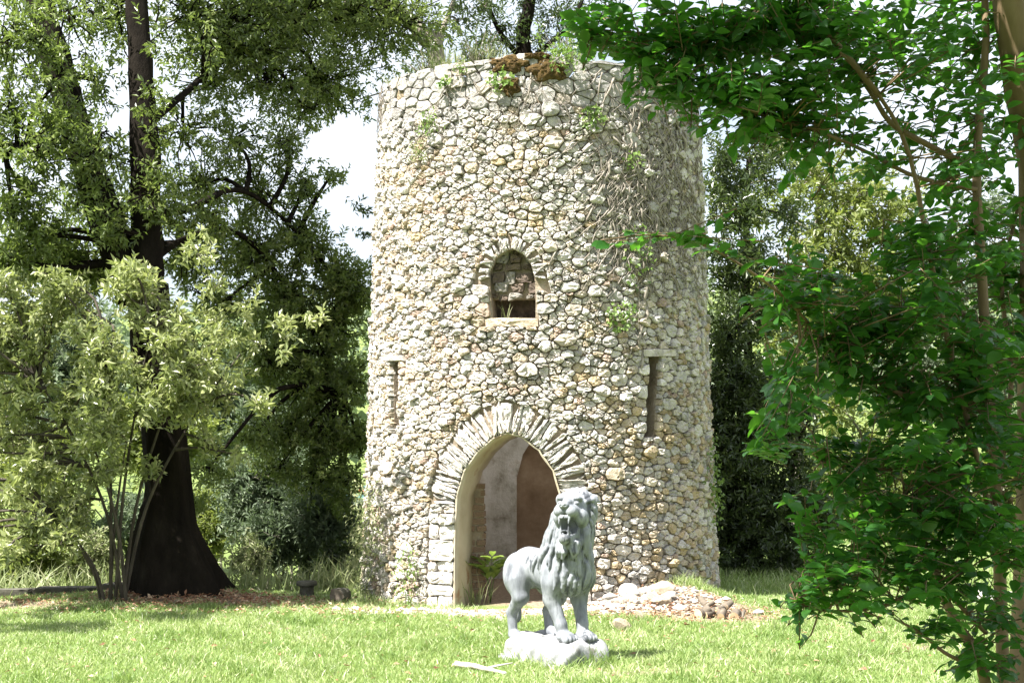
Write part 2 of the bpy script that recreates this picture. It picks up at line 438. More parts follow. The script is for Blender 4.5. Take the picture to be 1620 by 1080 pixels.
def arc_band(m):                                       # wider on the left jamb and over the arch
    return 0.33 if m[0] < 0.3 else 0.30
LINTL = np.array([on_wall(*p) for p in [(606, 572), (606, 562), (642, 562), (642, 572)]])
LINTR = np.array([on_wall(*p) for p in [(1014, 564), (1014, 552), (1066, 552), (1066, 564)]])
SILL = np.array([on_wall(*p) for p in [(768, 517), (768, 503), (852, 503), (852, 517)]])
obstacles = [ccw(offset_convex(DOOR, arc_band)), ccw(offset_convex(WINDOW, 0.012)), ccw(offset_convex(WINDOW[2:9], 0.135)), ccw(SLITL), ccw(SLITR), ccw(LINTL), ccw(LINTR), ccw(SILL)]

tower = empty("round_tower", (TCX, TCY, 0))
tag(tower, "ruined round tower of pale rubble stone with a pointed doorway", "tower")

# --- body with the openings cut through it
def tower_body():
    segs, zs = 144, np.concatenate([[-0.35], np.linspace(0, 5.55, 24)])
    a = np.linspace(0, 2 * pi, segs, endpoint=False)
    Vs = []
    for r0 in ('o', 'i'):
        for z in zs:
            r = float(Rz(z)) - 0.012 if r0 == 'o' else 1.52
            top = z if z < 5.5 else z + 0.03 * np.sin(a * 3)
            Vs.append(np.stack([TCX + r * np.sin(a), TCY - r * np.cos(a), np.broadcast_to(top, a.shape)], -1))
    V = np.concatenate(Vs); k = len(zs); F = []
    j = np.arange(segs); j2 = (j + 1) % segs
    for i in range(k - 1):
        F.append(np.stack([i * segs + j, i * segs + j2, (i + 1) * segs + j2, (i + 1) * segs + j], -1))
        o = k * segs
        F.append(np.stack([o + i * segs + j2, o + i * segs + j, o + (i + 1) * segs + j, o + (i + 1) * segs + j2], -1))
    t = (k - 1) * segs; o = k * segs
    F.append(np.stack([t + j, t + j2, o + t + j2, o + t + j], -1))
    F.append(np.stack([j2, j, o + j, o + j2], -1))
    return np_mesh("wall", V, np.concatenate(F))

def prism(world_pts, direction, front, back, taper=1.0):
    P = np.asarray(world_pts); n = len(P); c = P.mean(0)
    A = P + direction * front; B = c + (P - c) * taper - direction * back
    i = np.arange(n); i2 = (i + 1) % n
    bm = bmesh.new()
    va = [bm.verts.new(p) for p in A]; vb = [bm.verts.new(p) for p in B]
    bm.faces.new(va); bm.faces.new(vb[::-1])
    for k in range(n):
        bm.faces.new((va[k], vb[k], vb[(k + 1) % n], va[(k + 1) % n]))
    bmesh.ops.recalc_face_normals(bm, faces=bm.faces)
    me = bpy.data.meshes.new("cut"); bm.to_mesh(me); bm.free()
    return me

def wall_normal(u): return np.array([math.sin(A0 + u / 2.0), -math.cos(A0 + u / 2.0), 0.0])
DN = wall_normal(DOOR[:, 0].mean() - 0.26)                # the passage runs a little askew
def dense(P, k=3):
    out = []
    for i in range(len(P)):
        for t in range(k): out.append(P[i] + (P[(i + 1) % len(P)] - P[i]) * t / k)
    return np.array(out)
niche_pts = np.array([(x, 18.3, z) for x, z in [(0.06, 0.25), (0.06, 1.25), (0.14, 1.55), (0.30, 1.80), (0.52, 1.98), (0.70, 1.98), (0.92, 1.80), (1.08, 1.55), (1.14, 1.25), (1.14, 0.25)]])
cuts = [prism(surf(DOOR[:, 0], DOOR[:, 1]), DN, 0.5, 0.85),
        prism(surf(WINDOW[:, 0], WINDOW[:, 1]), wall_normal(WINDOW[:, 0].mean()), 0.4, 0.85),
        prism(surf(SLITL[:, 0], SLITL[:, 1]), wall_normal(SLITL[:, 0].mean()), 0.3, 0.26),
        prism(surf(SLITR[:, 0], SLITR[:, 1]), wall_normal(SLITR[:, 0].mean()), 0.3, 0.34),
        prism(niche_pts, np.array([0, 1.0, 0]), 0.34, 0.6)]
body = bpy.data.objects.new("wall_build", tower_body()); COL.objects.link(body)
helpers = []
for c in cuts:
    o = bpy.data.objects.new("cut", c); COL.objects.link(o); helpers.append(o)
    md = body.modifiers.new("cut", 'BOOLEAN'); md.operation = 'DIFFERENCE'; md.object = o; md.solver = 'EXACT'
bpy.context.view_layer.update()
dg = bpy.context.evaluated_depsgraph_get()
wall_me = bpy.data.meshes.new_from_object(body.evaluated_get(dg))
wall_me.name = "wall"
for o in helpers + [body]: bpy.data.objects.remove(o, do_unlink=True)
wall_me.materials.clear()
for k in ('mortar', 'inner_plaster', 'plaster', 'brown_plaster'): wall_me.materials.append(M[k])
for p in wall_me.polygons:
    c = p.center; r = math.hypot(c.x - TCX, c.y - TCY); nr = ((c.x - TCX) * p.normal.x + (c.y - TCY) * p.normal.y) / r
    p.use_smooth = False
    if nr > 0.9 and r > 1.8: p.material_index = 0
    elif nr < -0.9 and r < 1.6: p.material_index = 1
    elif c.y > 17.6 and c.z < 2.1: p.material_index = 3
    elif c.y < 15.9 and c.z < 2.2 and abs(c.x) < 0.8: p.material_index = 2
link("wall", wall_me, None, tower)

# --- rubble stones: a power diagram over the unrolled wall
AX = 1.62                                              # stones are wider than tall
U0, U1, V0, V1 = -4.6, 4.9, -0.12, TOPZ
def stone_size(u, v):
    r = rng.choice([0.028, 0.042, 0.058, 0.078, 0.105], p=[0.30, 0.28, 0.22, 0.13, 0.07]) * rng.uniform(0.85, 1.15)
    if v > 5.28: r = rng.uniform(0.06, 0.11)
    elif v > 4.9: r *= 1.25
    return r
seeds = np.zeros((0, 2)); rad = np.zeros(0)
tries = 34000
cu = rng.uniform(U0, U1, tries); cv = rng.uniform(V0, V1 - 0.03, tries)
cell = {}
keepS, keepR = [], []
for order in range(tries):
    u, v = cu[order], cv[order]
    r = stone_size(u, v)
    q = (u, v * AX)
    gi, gj = int(math.floor(q[0] / 0.2)), int(math.floor(q[1] / 0.2))
    ok = True
    for a in (-1, 0, 1):
        for b in (-1, 0, 1):
            for (x, y, rr) in cell.get((gi + a, gj + b), ()):
                if (x - q[0]) ** 2 + (y - q[1]) ** 2 < (0.86 * (r + rr)) ** 2: ok = False; break
            if not ok: break
        if not ok: break
    if not ok: continue
    if any(inside(o, np.array([u, v])) for o in obstacles if abs(o[:, 0].mean() - u) < 1.2): continue
    cell.setdefault((gi, gj), []).append((q[0], q[1], r)); keepS.append(q); keepR.append(r)
S = np.array(keepS); SR = np.array(keepR)
polys = []
for i in range(len(S)):
    q = S[i]; r = SR[i]; L = 2.3 * r + 0.02
    poly = q + np.array([[-L, -L], [L, -L], [L, L], [-L, L]])
    d = np.linalg.norm(S - q, axis=1)
    nb = np.where((d < 0.55) & (d > 0))[0]; nb = nb[np.argsort(d[nb])][:22]
    for j in nb:
        e = S[j] - q; dj = d[j]; n2 = e / dj
        t = (dj * dj + r * r - SR[j] ** 2) / (2 * dj)
        poly = clip(poly, q + n2 * t, n2)
        if poly is None: break
    if poly is None: continue
    poly = poly / np.array([1, AX]); c = q / np.array([1, AX])
    for o in obstacles:
        if abs(o[:, 0].mean() - c[0]) > 1.5: continue
        m = nearest(o, c); dn = m - c; dl = np.linalg.norm(dn)
        if dl < 0.4 and dl > 1e-6:
            poly = clip(poly, m, dn / dl)
            if poly is None: break
    if poly is None: continue
    top = V1 + 0.05 * vnoise(c[0], 0.0, 2.0)
    poly = clip(poly, np.array([0, top]), np.array([0.0, 1.0]))
    if poly is None: continue
    polys.append((poly, r))

def resample(P, n):
    """round the corners, then n points evenly round the outline"""
    P = np.asarray(P)
    Q = np.empty((2 * len(P), 2)); nx_ = np.roll(P, -1, 0)
    Q[0::2] = 0.94 * P + 0.06 * nx_; Q[1::2] = 0.06 * P + 0.94 * nx_
    L = np.concatenate([Q, Q[:1]]); s = np.concatenate([[0], np.cumsum(np.linalg.norm(np.diff(L, axis=0), axis=1))])
    t = np.linspace(0, s[-1], n, endpoint=False)
    return np.stack([np.interp(t, s, L[:, 0]), np.interp(t, s, L[:, 1])], -1)

def stone_geo(poly, h, gap=0.007, n=12, place=surf, rough=1.0, sharp=0.88):
    c = poly.mean(0); rbar = np.mean(np.linalg.norm(poly - c, axis=1))
    O = resample(poly, n)
    c = O.mean(0)
    O = c + (O - c) * max(0.55, 1 - gap / rbar)
    O = O + rng.normal(0, 0.0035 * rough, O.shape)
    peak = rng.normal(0, 0.22, 2) * rbar
    sharp = min(0.95, sharp * rng.uniform(0.85, 1.1))
    ang = rng.uniform(0, 2 * pi, 3); dirs = np.stack([np.cos(ang), np.sin(ang)], -1)
    kk = rng.uniform(0.1, 0.6, 3) * rough; off = rng.uniform(0.0, 0.25, 3)
    def top(p):                                        # the lowest of three tilted break planes
        f = 1.12 + off[None, :] - np.abs(kk)[None, :] * (((p - c) / rbar) @ dirs.T)
        return h * np.minimum(f.min(1), 1.2)
    rings = []
    for s, hb, amp in ((1.0, None, 0), (0.985, 0.72, 0.005), (sharp, 0.98, 0.006), (sharp * 0.52, 1.02, 0.007)):
        p = c + peak * (1 - s) * 0.6 + (O - c) * s
        if hb is None: z = np.full(n, -0.035)
        else: z = top(p) * hb + rng.normal(0, amp * rough, n)
        rings.append(place(p[:, 0], p[:, 1], z))
    cc = c + peak * 0.6
    rings.append(place(np.array([cc[0]]), np.array([cc[1]]), top(cc[None, :]) + rng.normal(0, 0.006 * rough)))
    V = np.concatenate(rings)
    j = np.arange(n); j2 = (j + 1) % n; F = []
    for k in range(3):
        F.append(np.stack([k * n + j, k * n + j2, (k + 1) * n + j2, (k + 1) * n + j], -1))
    F3 = np.stack([3 * n + j, 3 * n + j2, np.full(n, 4 * n)], -1)
    return V, [np.concatenate(F), F3]

PAL = np.array([0.87, 0.845, 0.81]) * np.array([(0.64, 0.625, 0.60), (0.60, 0.575, 0.54), (0.61, 0.555, 0.485), (0.55, 0.475, 0.37), (0.47, 0.465, 0.455), (0.68, 0.67, 0.655), (0.50, 0.395, 0.33), (0.51, 0.42, 0.28)])
PW = np.array([0.24, 0.20, 0.16, 0.09, 0.11, 0.13, 0.03, 0.04]); PW = PW / PW.sum()
def stone_tone(u, v):
    w = PW.copy()
    if v > 5.0: w = w * np.array([0.8, 1, 0.4, 0.3, 7.0, 0.4, 0.3, 0.2])          # grey lichened top courses
    elif u > 1.0 and v < 2.2: w = w * np.array([0.7, 1, 1.6, 2.2, 1, 0.5, 0.6, 5.0])   # ochre patch low on the right
    elif u < -0.6: w = w * np.array([1, 1, 1.5, 1.7, 0.6, 1.1, 1.8, 1.0])
    elif v > 3.3 and u > 0.5: w = w * np.array([1.1, 1, 0.7, 0.5, 2.2, 1.2, 0.5, 0.4])
    k = rng.choice(len(PAL), p=w / w.sum())
    return PAL[k] * rng.uniform(0.84, 1.12) * (0.80 if v > 5.2 else 1.0) * (1 + 0.10 * float(vnoise(u, v, 1.4)))

stones = []
for poly, r in polys:
    a = poly; area = 0.5 * abs(np.sum(a[:, 0] * np.roll(a[:, 1], -1) - np.roll(a[:, 0], -1) * a[:, 1]))
    if area < 0.0011: continue
    c = poly.mean(0)
    h = float(np.clip(rng.normal(0.034, 0.014), 0.010, 0.07)) * (0.75 + min(r, 0.1) * 5)
    flat = c[1] > 5.25
    facing = max(0.0, math.cos(A0 + c[0] / 2.0))
    stones.append((area * facing, poly, h * (0.55 if flat else 1.0), 0.45 if flat else 1.0, stone_tone(*c)))
stones.sort(key=lambda s: -s[0])
rest = Buf()
for k, (vis, poly, h, rough, tone) in enumerate(stones):
    V, F = stone_geo(poly, h, rough=rough, gap=0.0055)
    if k < 300:
        b = Buf(); b.add(V, F, tone=tone); link("stone", b.mesh("stone"), M['stone'], tower)
    else:
        rest.add(V, F, tone=tone)
o = link("rubble_stones", rest.mesh("rubble_stones"), M['stone'], tower); tag(o, kind="stuff")
print("stones", len(stones))

# --- thin stones set on edge round the arches, quoins down the jambs
def along(P, closed=False):
    s = np.concatenate([[0], np.cumsum(np.linalg.norm(np.diff(P, axis=0), axis=1))]); return s
def frame_at(P, s, t):
    p = np.array([np.interp(t, s, P[:, 0]), np.interp(t, s, P[:, 1])])
    e = 0.03
    q = np.array([np.interp(t + e, s, P[:, 0]), np.interp(t + e, s, P[:, 1])]) - np.array([np.interp(t - e, s, P[:, 0]), np.interp(t - e, s, P[:, 1])])
    return p, unit(q)
def set_arch(P, v_from, depth, wmin, wmax, name, cx):
    """stones laid radially along the arched part of an outline (left foot to right foot)"""
    s = along(P); t = 0.0
    P2 = dense(P, 12)[:-11]; s = along(P2); P = P2
    sel = [k for k in range(len(P)) if P[k, 1] >= v_from]
    t0, t1 = s[sel[0]], s[sel[-1]]
    t = t0
    while t < t1 - wmin * 0.5:
        w = min(rng.uniform(wmin, wmax), t1 - t)
        p0, d0 = frame_at(P, s, t); p1, d1 = frame_at(P, s, t + w)
        n0 = np.array([-d0[1], d0[0]]); n1 = np.array([-d1[1], d1[0]])
        L = depth * rng.uniform(0.82, 1.04)
        lean = rng.normal(0, 0.05)
        two = L > 0.2 and rng.random() < 0.35
        cutp = rng.uniform(0.35, 0.65) if two else 1.0
        for a, b in ([(0, cutp), (cutp, 1)] if two else [(0, 1)]):
            poly = np.array([p0 + n0 * (L * a) + d0 * lean * a, p1 + n1 * (L * a) + d1 * lean * a, p1 + n1 * L * b + d1 * lean * b, p0 + n0 * L * b + d0 * lean * b])
            V, F = stone_geo(ccw(poly), rng.uniform(0.016, 0.044), gap=0.003, n=12, rough=0.8, sharp=0.80)
            bb = Buf(); bb.add(V, F, tone=PAL[rng.choice([0, 1, 4, 5])] * rng.uniform(0.85, 1.1)); link(name, bb.mesh(name), M['stone'], tower)
        t += w
set_arch(DOOR, float(on_wall(720, 803)[1]), 0.33, 0.017, 0.034, "voussoir", 0)
set_arch(WINDOW, float(on_wall(775, 440)[1]), 0.14, 0.016, 0.032, "voussoir", 0)
def quoins(x_in, side, v0, v1, wmax, band):
    v = v0
    while v < v1:
        h = min(rng.uniform(0.08, 0.17), v1 - v)
        if h < 0.03: break
        split = rng.uniform(0.45, 0.75) if rng.random() < 0.55 else None
        ws = [(0, band)] if split is None else [(0, band * split), (band * split, band)]
        for a, b in ws:
            x0, x1 = x_in(v) + side * a, x_in(v) + side * b
            tl = rng.normal(0, 0.008)
            poly = ccw(np.array([[x0, v], [x1, v + tl], [x1, v + h + tl], [x0, v + h]]))
            V, F = stone_geo(poly, rng.uniform(0.025, 0.05), gap=0.006, rough=1.0, sharp=0.84)
            bb = Buf(); bb.add(V, F, tone=PAL[rng.choice([0, 1, 5, 5, 2])] * rng.uniform(0.9, 1.1)); link("quoin", bb.mesh("quoin"), M['stone'], tower)
        v += h
DL = ccw(DOOR)
quoins(lambda v: float(np.interp(v, [DOOR[0, 1], DOOR[2, 1]], [DOOR[0, 0], DOOR[2, 0]])), -1, -0.05, float(on_wall(720, 802)[1]), 0.3, 0.33)
quoins(lambda v: float(np.interp(v, [DOOR[-1, 1], DOOR[-3, 1]], [DOOR[-1, 0], DOOR[-3, 0]])), 1, -0.05, float(on_wall(889, 802)[1]), 0.3, 0.30)
wl_, wr_ = WINDOW[0], WINDOW[-1]
for nm, P in (("lintel", LINTL), ("lintel", LINTR), ("window_sill", SILL)):
    V, F = stone_geo(ccw(P), 0.045 if nm == "lintel" else 0.02, gap=0.002, n=16, rough=0.7, sharp=0.9)
    bb = Buf(); bb.add(V, F, tone=PAL[3] if nm == 'window_sill' else PAL[1]); link(nm, bb.mesh(nm), M['stone'], tower)

# --- plaster lining of the doorway, splayed a little towards the inside
def lining():
    P = dense(DOOR[:], 4)[: -3]
    A = surf(P[:, 0], P[:, 1], 0.0); c = surf(P[:, 0].mean(), 0.9, 0.0)
    n = len(P); side = unit(np.cross(DN, [0, 0, 1.0]))
    def ring(front, inset):
        Q2 = A.copy()
        d = A - A.mean(0); d[:, 2] = np.maximum(A[:, 2] - 1.25, 0) * 1.0
        d = d - DN * (d @ DN)[:, None]
        return A - DN * ((A - A[0]) @ DN)[:, None] * 0.0 + DN * front - unit(d) * inset + rng.normal(0, 0.002, A.shape)
    rings = [ring(0.012, -0.004), ring(0.020, 0.014), ring(-0.10, 0.020), ring(-0.30, 0.020), ring(-0.56, 0.018), ring(-0.56, -0.004)]
    V = np.concatenate(rings); F = []
    i = np.arange(n - 1)
    for k in range(len(rings) - 1):
        F.append(np.stack([k * n + i, k * n + i + 1, (k + 1) * n + i + 1, (k + 1) * n + i], -1))
    return np_mesh("door_reveal", V, np.concatenate(F), True)
link("door_reveal", lining(), M['plaster'], tower)

# --- rough stones blocking the upper two thirds of the window, set back in the opening
WU = WINDOW[:, 0].mean(); WN = wall_normal(WU)
side = unit(np.cross([0, 0, 1.0], WN))
wc = surf(WU, 0.0) - WN * 0.24
def place_fill(u, v, h):
    u = np.asarray(u); return wc + u[..., None] * side + np.asarray(h)[..., None] * WN + np.stack([0 * u, 0 * u, np.asarray(v)], -1)
fv0, fv1 = float(on_wall(810, 474)[1]), float(WINDOW[:, 1].max()) + 0.02
back = Buf()
bx = np.array([[-0.30, fv0 + .02], [0.30, fv0 + .02], [0.30, fv1], [-0.30, fv1]])
Vb = np.concatenate([place_fill(bx[:, 0], bx[:, 1], np.full(4, -0.012)), place_fill(bx[:, 0], bx[:, 1], np.full(4, -0.2))])
back.add(Vb, [np.array([[0, 1, 2, 3], [7, 6, 5, 4], [0, 4, 5, 1], [1, 5, 6, 2], [2, 6, 7, 3], [3, 7, 4, 0]])])
infill = link("window_infill", back.mesh("window_infill"), M['mortar'], tower)
v = fv0
while v < fv1 - 0.02:
    h = rng.uniform(0.06, 0.13); u = -0.29 + rng.uniform(0, 0.08)
    while u < 0.27:
        w = rng.uniform(0.07, 0.20); j_ = rng.normal(0, .014, 8)
        poly = np.array([[u + j_[0], v + j_[1]], [u + w + j_[2], v + j_[3]], [u + w + j_[4], v + h + j_[5]], [u + j_[6], v + h + j_[7]]])
        V, F = stone_geo(ccw(poly), rng.uniform(0.02, 0.05), gap=0.014, place=place_fill)
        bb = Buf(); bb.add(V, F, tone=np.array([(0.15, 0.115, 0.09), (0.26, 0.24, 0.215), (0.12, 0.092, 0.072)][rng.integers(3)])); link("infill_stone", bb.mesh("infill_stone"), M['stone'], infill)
        u += w
    v += h

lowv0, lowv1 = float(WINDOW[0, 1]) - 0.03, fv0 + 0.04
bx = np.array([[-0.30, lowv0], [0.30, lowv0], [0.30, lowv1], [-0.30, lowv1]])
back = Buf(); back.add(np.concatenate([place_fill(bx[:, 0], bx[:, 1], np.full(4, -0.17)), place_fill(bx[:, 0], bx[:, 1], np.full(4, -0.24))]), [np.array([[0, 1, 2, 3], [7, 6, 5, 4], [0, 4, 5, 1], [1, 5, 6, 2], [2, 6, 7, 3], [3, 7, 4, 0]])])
link("window_infill", back.mesh("window_infill"), M['void_shade_rubble'], tower)  # block closing the void below the infill, its darkness painted on

# --- flat coping slabs on the rim
a = -2.2
while a < 2.2:
    w = rng.uniform(0.16, 0.34); gap = rng.random() < 0.35
    if not gap:
        th = rng.uniform(0.018, 0.045); zt = 5.735 + rng.normal(0, 0.015); hs = rng.uniform(0.02, 0.055)
        n = 5; aa = np.linspace(a + 0.008, a + w - 0.008, n)
        ro = float(Rz(5.7)) + hs + rng.normal(0, 0.01, n); ri = 1.50 + 0 * aa
        lo = zt + 0 * aa; hi = zt + th + rng.normal(0, 0.007, n)
        def rg(r, z): return np.stack([TCX + r * np.sin(aa), TCY - r * np.cos(aa), z], -1)
        V = np.concatenate([rg(ri, lo), rg(ro, lo), rg(ro - 0.006, hi), rg(ri, hi)])
        i = np.arange(n - 1); F = []
        for k in range(4): F.append(np.stack([k * n + i, k * n + i + 1, ((k + 1) % 4) * n + i + 1, ((k + 1) % 4) * n + i], -1))
        F.append(np.array([[0, n, 2 * n, 3 * n], [n - 1, 4 * n - 1, 3 * n - 1, 2 * n - 1]]))
        bb = Buf(); bb.add(V, [np.concatenate(F)], tone=PAL[4] * rng.uniform(0.55, 0.85)); link("coping_slab", bb.mesh("coping_slab"), M['stone'], tower)
    a += w

# --- brick pier standing just inside the doorway
bm = bmesh.new(); bmesh.ops.create_cube(bm, size=1.0); bmesh.ops.bevel(bm, geom=bm.edges[:], offset=0.06, segments=1, affect='EDGES')
brick_me = bpy.data.meshes.new("brick"); bm.to_mesh(brick_me); bm.free(); brick_me.materials.append(M['brick'])
px_, py_ = -0.395, 15.80
pier = bmesh.new(); bmesh.ops.create_cube(pier, size=1.0)
for v in pier.verts: v.co = Vector((px_ + v.co.x * .186, py_ + v.co.y * .186, 0.60 + v.co.z * 1.32))
pier_me = bpy.data.meshes.new("brick_pier"); pier.to_mesh(pier_me); pier.free()
pier_o = link("brick_pier", pier_me, M['mortar'], tower)
for k in range(17):
    for hside in ((0,) if k % 2 else (-1, 1)):
        o = link("brick", brick_me, None, pier_o)
        sx, sy, sz = (0.215, 0.105, 0.062) if not hside else (0.104, 0.215, 0.062)
        o.matrix_basis = Matrix.Translation((px_ + hside * 0.055 + rng.normal(0, .010), py_ - (0.055 if not hside else 0) + rng.normal(0, .010), 0.0 + 0.075 * k + 0.035)) @ Matrix.Rotation(rng.normal(0, .06), 4, 'Z') @ Matrix.Rotation(rng.normal(0, .025), 4, 'Y') @ Matrix.Diagonal((sx * rng.uniform(.9, 1.08), sy, sz * rng.uniform(.9, 1.06), 1))
        if not hside:
            o2 = link("brick", brick_me, None, pier_o)
            o2.matrix_basis = Matrix.Translation((px_ + rng.normal(0, .004), py_ + 0.055, 0.075 * k + 0.035)) @ Matrix.Diagonal((sx, sy, sz, 1))
# ------------------------------------------------------------------ the lion statue (signed distance field, meshed)
class Field:
    def __init__(s, lo, hi, h):
        s.lo = np.array(lo, float); s.h = h
        s.n = np.ceil((np.array(hi) - s.lo) / h).astype(int) + 1
        s.f = np.full(s.n, 0.15, np.float32)
        s.prims = []
    def _box(s, lo, hi):
        a = np.clip(np.floor((lo - s.lo) / s.h).astype(int), 0, s.n); b = np.clip(np.ceil((hi - s.lo) / s.h).astype(int) + 1, 0, s.n)
        sl = tuple(slice(x, y) for x, y in zip(a, b))
        if any(x >= y for x, y in zip(a, b)): return None, None
        ax = [s.lo[k] + s.h * np.arange(a[k], b[k]) for k in range(3)]
        return sl, np.stack(np.meshgrid(*ax, indexing='ij'), -1)
    def _apply(s, dist, lo, hi, k, sub=False, rec=True):
        sl, P = s._box(np.array(lo) - k - 0.035, np.array(hi) + k + 0.035)
        if sl is None: return
        d = dist(P).astype(np.float32); f = s.f[sl]
        if sub:
            d = -d; h = np.maximum(k - np.abs(f - d), 0) / max(k, 1e-6); s.f[sl] = np.maximum(f, d) + h * h * k * 0.25
        else:
            h = np.maximum(k - np.abs(f - d), 0) / max(k, 1e-6); s.f[sl] = np.minimum(f, d) - h * h * k * 0.25
        if rec and not sub: s.prims.append((dist, k))
    def cone(s, a, b, ra, rb, k=0.03, sub=False, rec=True):
        a = np.array(a, float); b = np.array(b, float); e = b - a; L = float(e @ e) + 1e-12
        def dist(P):
            t = np.clip(((P - a) @ e) / L, 0, 1)
            return np.linalg.norm(P - a - t[..., None] * e, axis=-1) - (ra + (rb - ra) * t)
        m = max(ra, rb); s._apply(dist, np.minimum(a, b) - m, np.maximum(a, b) + m, k, sub, rec)
    def ell(s, c, r, k=0.03, R=None, sub=False, rec=True):
        c = np.array(c, float); r = np.array(r, float); R = np.eye(3) if R is None else R
        def dist(P):
            q = ((P - c) @ R) / r; l = np.linalg.norm(q, axis=-1); g = np.linalg.norm(q / r, axis=-1) + 1e-9
            return l * (l - 1) / g
        m = r.max(); s._apply(dist, c - m, c + m, k, sub, rec)
    def eval(s, P):
        f = np.full(P.shape[:-1], 0.5)
        for dist, k in s.prims:
            d = dist(P); h = np.maximum(k - np.abs(f - d), 0) / max(k, 1e-6); f = np.minimum(f, d) - h * h * k * 0.25
        return f
    def grad(s, P, e=0.004):
        g = np.stack([s.eval(P + np.eye(3)[i] * e) - s.eval(P - np.eye(3)[i] * e) for i in range(3)], -1)
        return unit(g)
    def mesh(s):
        f = s.f; n = np.array(f.shape); ins = f < 0
        c = np.zeros(n - 1, np.int8)
        corners = [(i, j, k) for i in (0, 1) for j in (0, 1) for k in (0, 1)]
        def C(arr, o): return arr[o[0]:o[0] + n[0] - 1, o[1]:o[1] + n[1] - 1, o[2]:o[2] + n[2] - 1]
        for o in corners: c += C(ins, o)
        act = (c > 0) & (c < 8)
        idx = np.full(n - 1, -1, np.int64); idx[act] = np.arange(act.sum())
        cells = np.argwhere(act).astype(float)
        acc = np.zeros((len(cells), 3)); cnt = np.zeros(len(cells))
        for a in corners:
            for ax in range(3):
                if a[ax]: continue
                b = list(a); b[ax] = 1
                fa = C(f, a)[act]; fb = C(f, b)[act]
                x = (fa < 0) != (fb < 0)
                t = np.where(x, fa / np.where(x, fa - fb, 1), 0)
                p = np.tile(np.array(a, float), (len(cells), 1)); p[:, ax] += t
                acc[x] += p[x]; cnt[x] += 1
        V = s.lo + s.h * (cells + acc / cnt[:, None])
        Q = []
        for ax in range(3):
            u, v = (ax + 1) % 3, (ax + 2) % 3
            sl0 = [slice(1, n[d] - 1) for d in range(3)]; sl0[ax] = slice(0, n[ax] - 1)
            sl1 = list(sl0); sl1[ax] = slice(1, n[ax])
            A = ins[tuple(sl0)]; B = ins[tuple(sl1)]
            for flip, msk in ((False, A & ~B), (True, ~A & B)):
                ps = np.argwhere(msk) + np.array([sl0[d].start for d in range(3)])
                if not len(ps): continue
                def at(du, dv):
                    q = ps.copy(); q[:, u] -= du; q[:, v] -= dv; return idx[q[:, 0], q[:, 1], q[:, 2]]
                q = np.stack([at(1, 1), at(0, 1), at(0, 0), at(1, 0)], -1)
                Q.append(q[:, ::-1] if flip else q)
        return V, np.concatenate(Q)

L = Field((-0.80, -0.36, -0.12), (0.56, 0.36, 1.26), 0.0058)
# trunk
L.ell((-0.44, 0, 0.515), (0.19, 0.130, 0.165), 0.03)
L.cone((-0.42, 0, 0.54), (0.02, 0, 0.56), 0.135, 0.150, 0.06)
L.ell((0.06, 0, 0.55), (0.18, 0.155, 0.21), 0.05)
L.cone((-0.15, 0, 0.48), (0.0, 0, 0.47), 0.13, 0.15, 0.06)
# hind legs (the left one steps forward)
for y, dx, dz in ((-0.115, -0.03, -0.05), (0.115, 0.12, -0.02)):
    L.ell((-0.43 + dx * 0.5, y * 1.05, 0.47), (0.155, 0.085, 0.175), 0.04)
    L.cone((-0.40 + dx * 0.6, y * 1.1, 0.42), (-0.335 + dx, y * 1.15, 0.30), 0.10, 0.068, 0.04)
    L.cone((-0.335 + dx, y * 1.15, 0.30), (-0.475 + dx, y * 1.1, 0.185 + dz * 0.5), 0.062, 0.042, 0.025)
    L.cone((-0.475 + dx, y * 1.1, 0.185 + dz * 0.5), (-0.455 + dx, y * 1.1, 0.05 + dz), 0.042, 0.037, 0.02)
    L.ell((-0.41 + dx, y * 1.1, 0.035 + dz), (0.082, 0.055, 0.042), 0.02)
    for t in (-1.5, -0.5, 0.5, 1.5):
        L.ell((-0.345 + dx - abs(t) * 0.008, y * 1.1 + t * 0.026, 0.022 + dz), (0.033, 0.0155, 0.026), 0.006)
# front legs
for y, dx in ((-0.115, 0.0), (0.105, 0.03)):
    L.ell((0.06 + dx, y * 1.22, 0.50), (0.10, 0.070, 0.17), 0.035)
    L.cone((0.07 + dx, y * 1.12, 0.44), (0.055 + dx, y * 1.1, 0.31), 0.085, 0.068, 0.03)
    L.cone((0.055 + dx, y * 1.1, 0.32), (0.135 + dx, y * 0.84, 0.13), 0.062, 0.046, 0.025)
    L.cone((0.135 + dx, y * 0.84, 0.13), (0.155 + dx, y * 0.76, 0.045), 0.046, 0.048, 0.02)
    L.ell((0.185 + dx, y * 0.76, 0.040), (0.090, 0.066, 0.045), 0.02)
    for t in (-1.5, -0.5, 0.5, 1.5):
        L.ell((0.255 + dx - abs(t) * 0.010, y * 0.76 + t * 0.031, 0.026), (0.038, 0.0185, 0.031), 0.006)
    L.cone((0.02 + dx, y * 1.15, 0.33), (-0.025 + dx, y * 1.12, 0.29), 0.022, 0.008, 0.02)
# tail
tp = smooth_path([(-0.60, 0, 0.60), (-0.70, 0.0, 0.50), (-0.71, 0.03, 0.33), (-0.66, 0.05, 0.2), (-0.69, 0.05, 0.12)], 10)
for i in range(9): L.cone(tp[i], tp[i + 1], 0.030 - 0.001 * i, 0.029 - 0.001 * i, 0.012)
L.ell((-0.69, 0.05, 0.12), (0.04, 0.04, 0.075), 0.02)
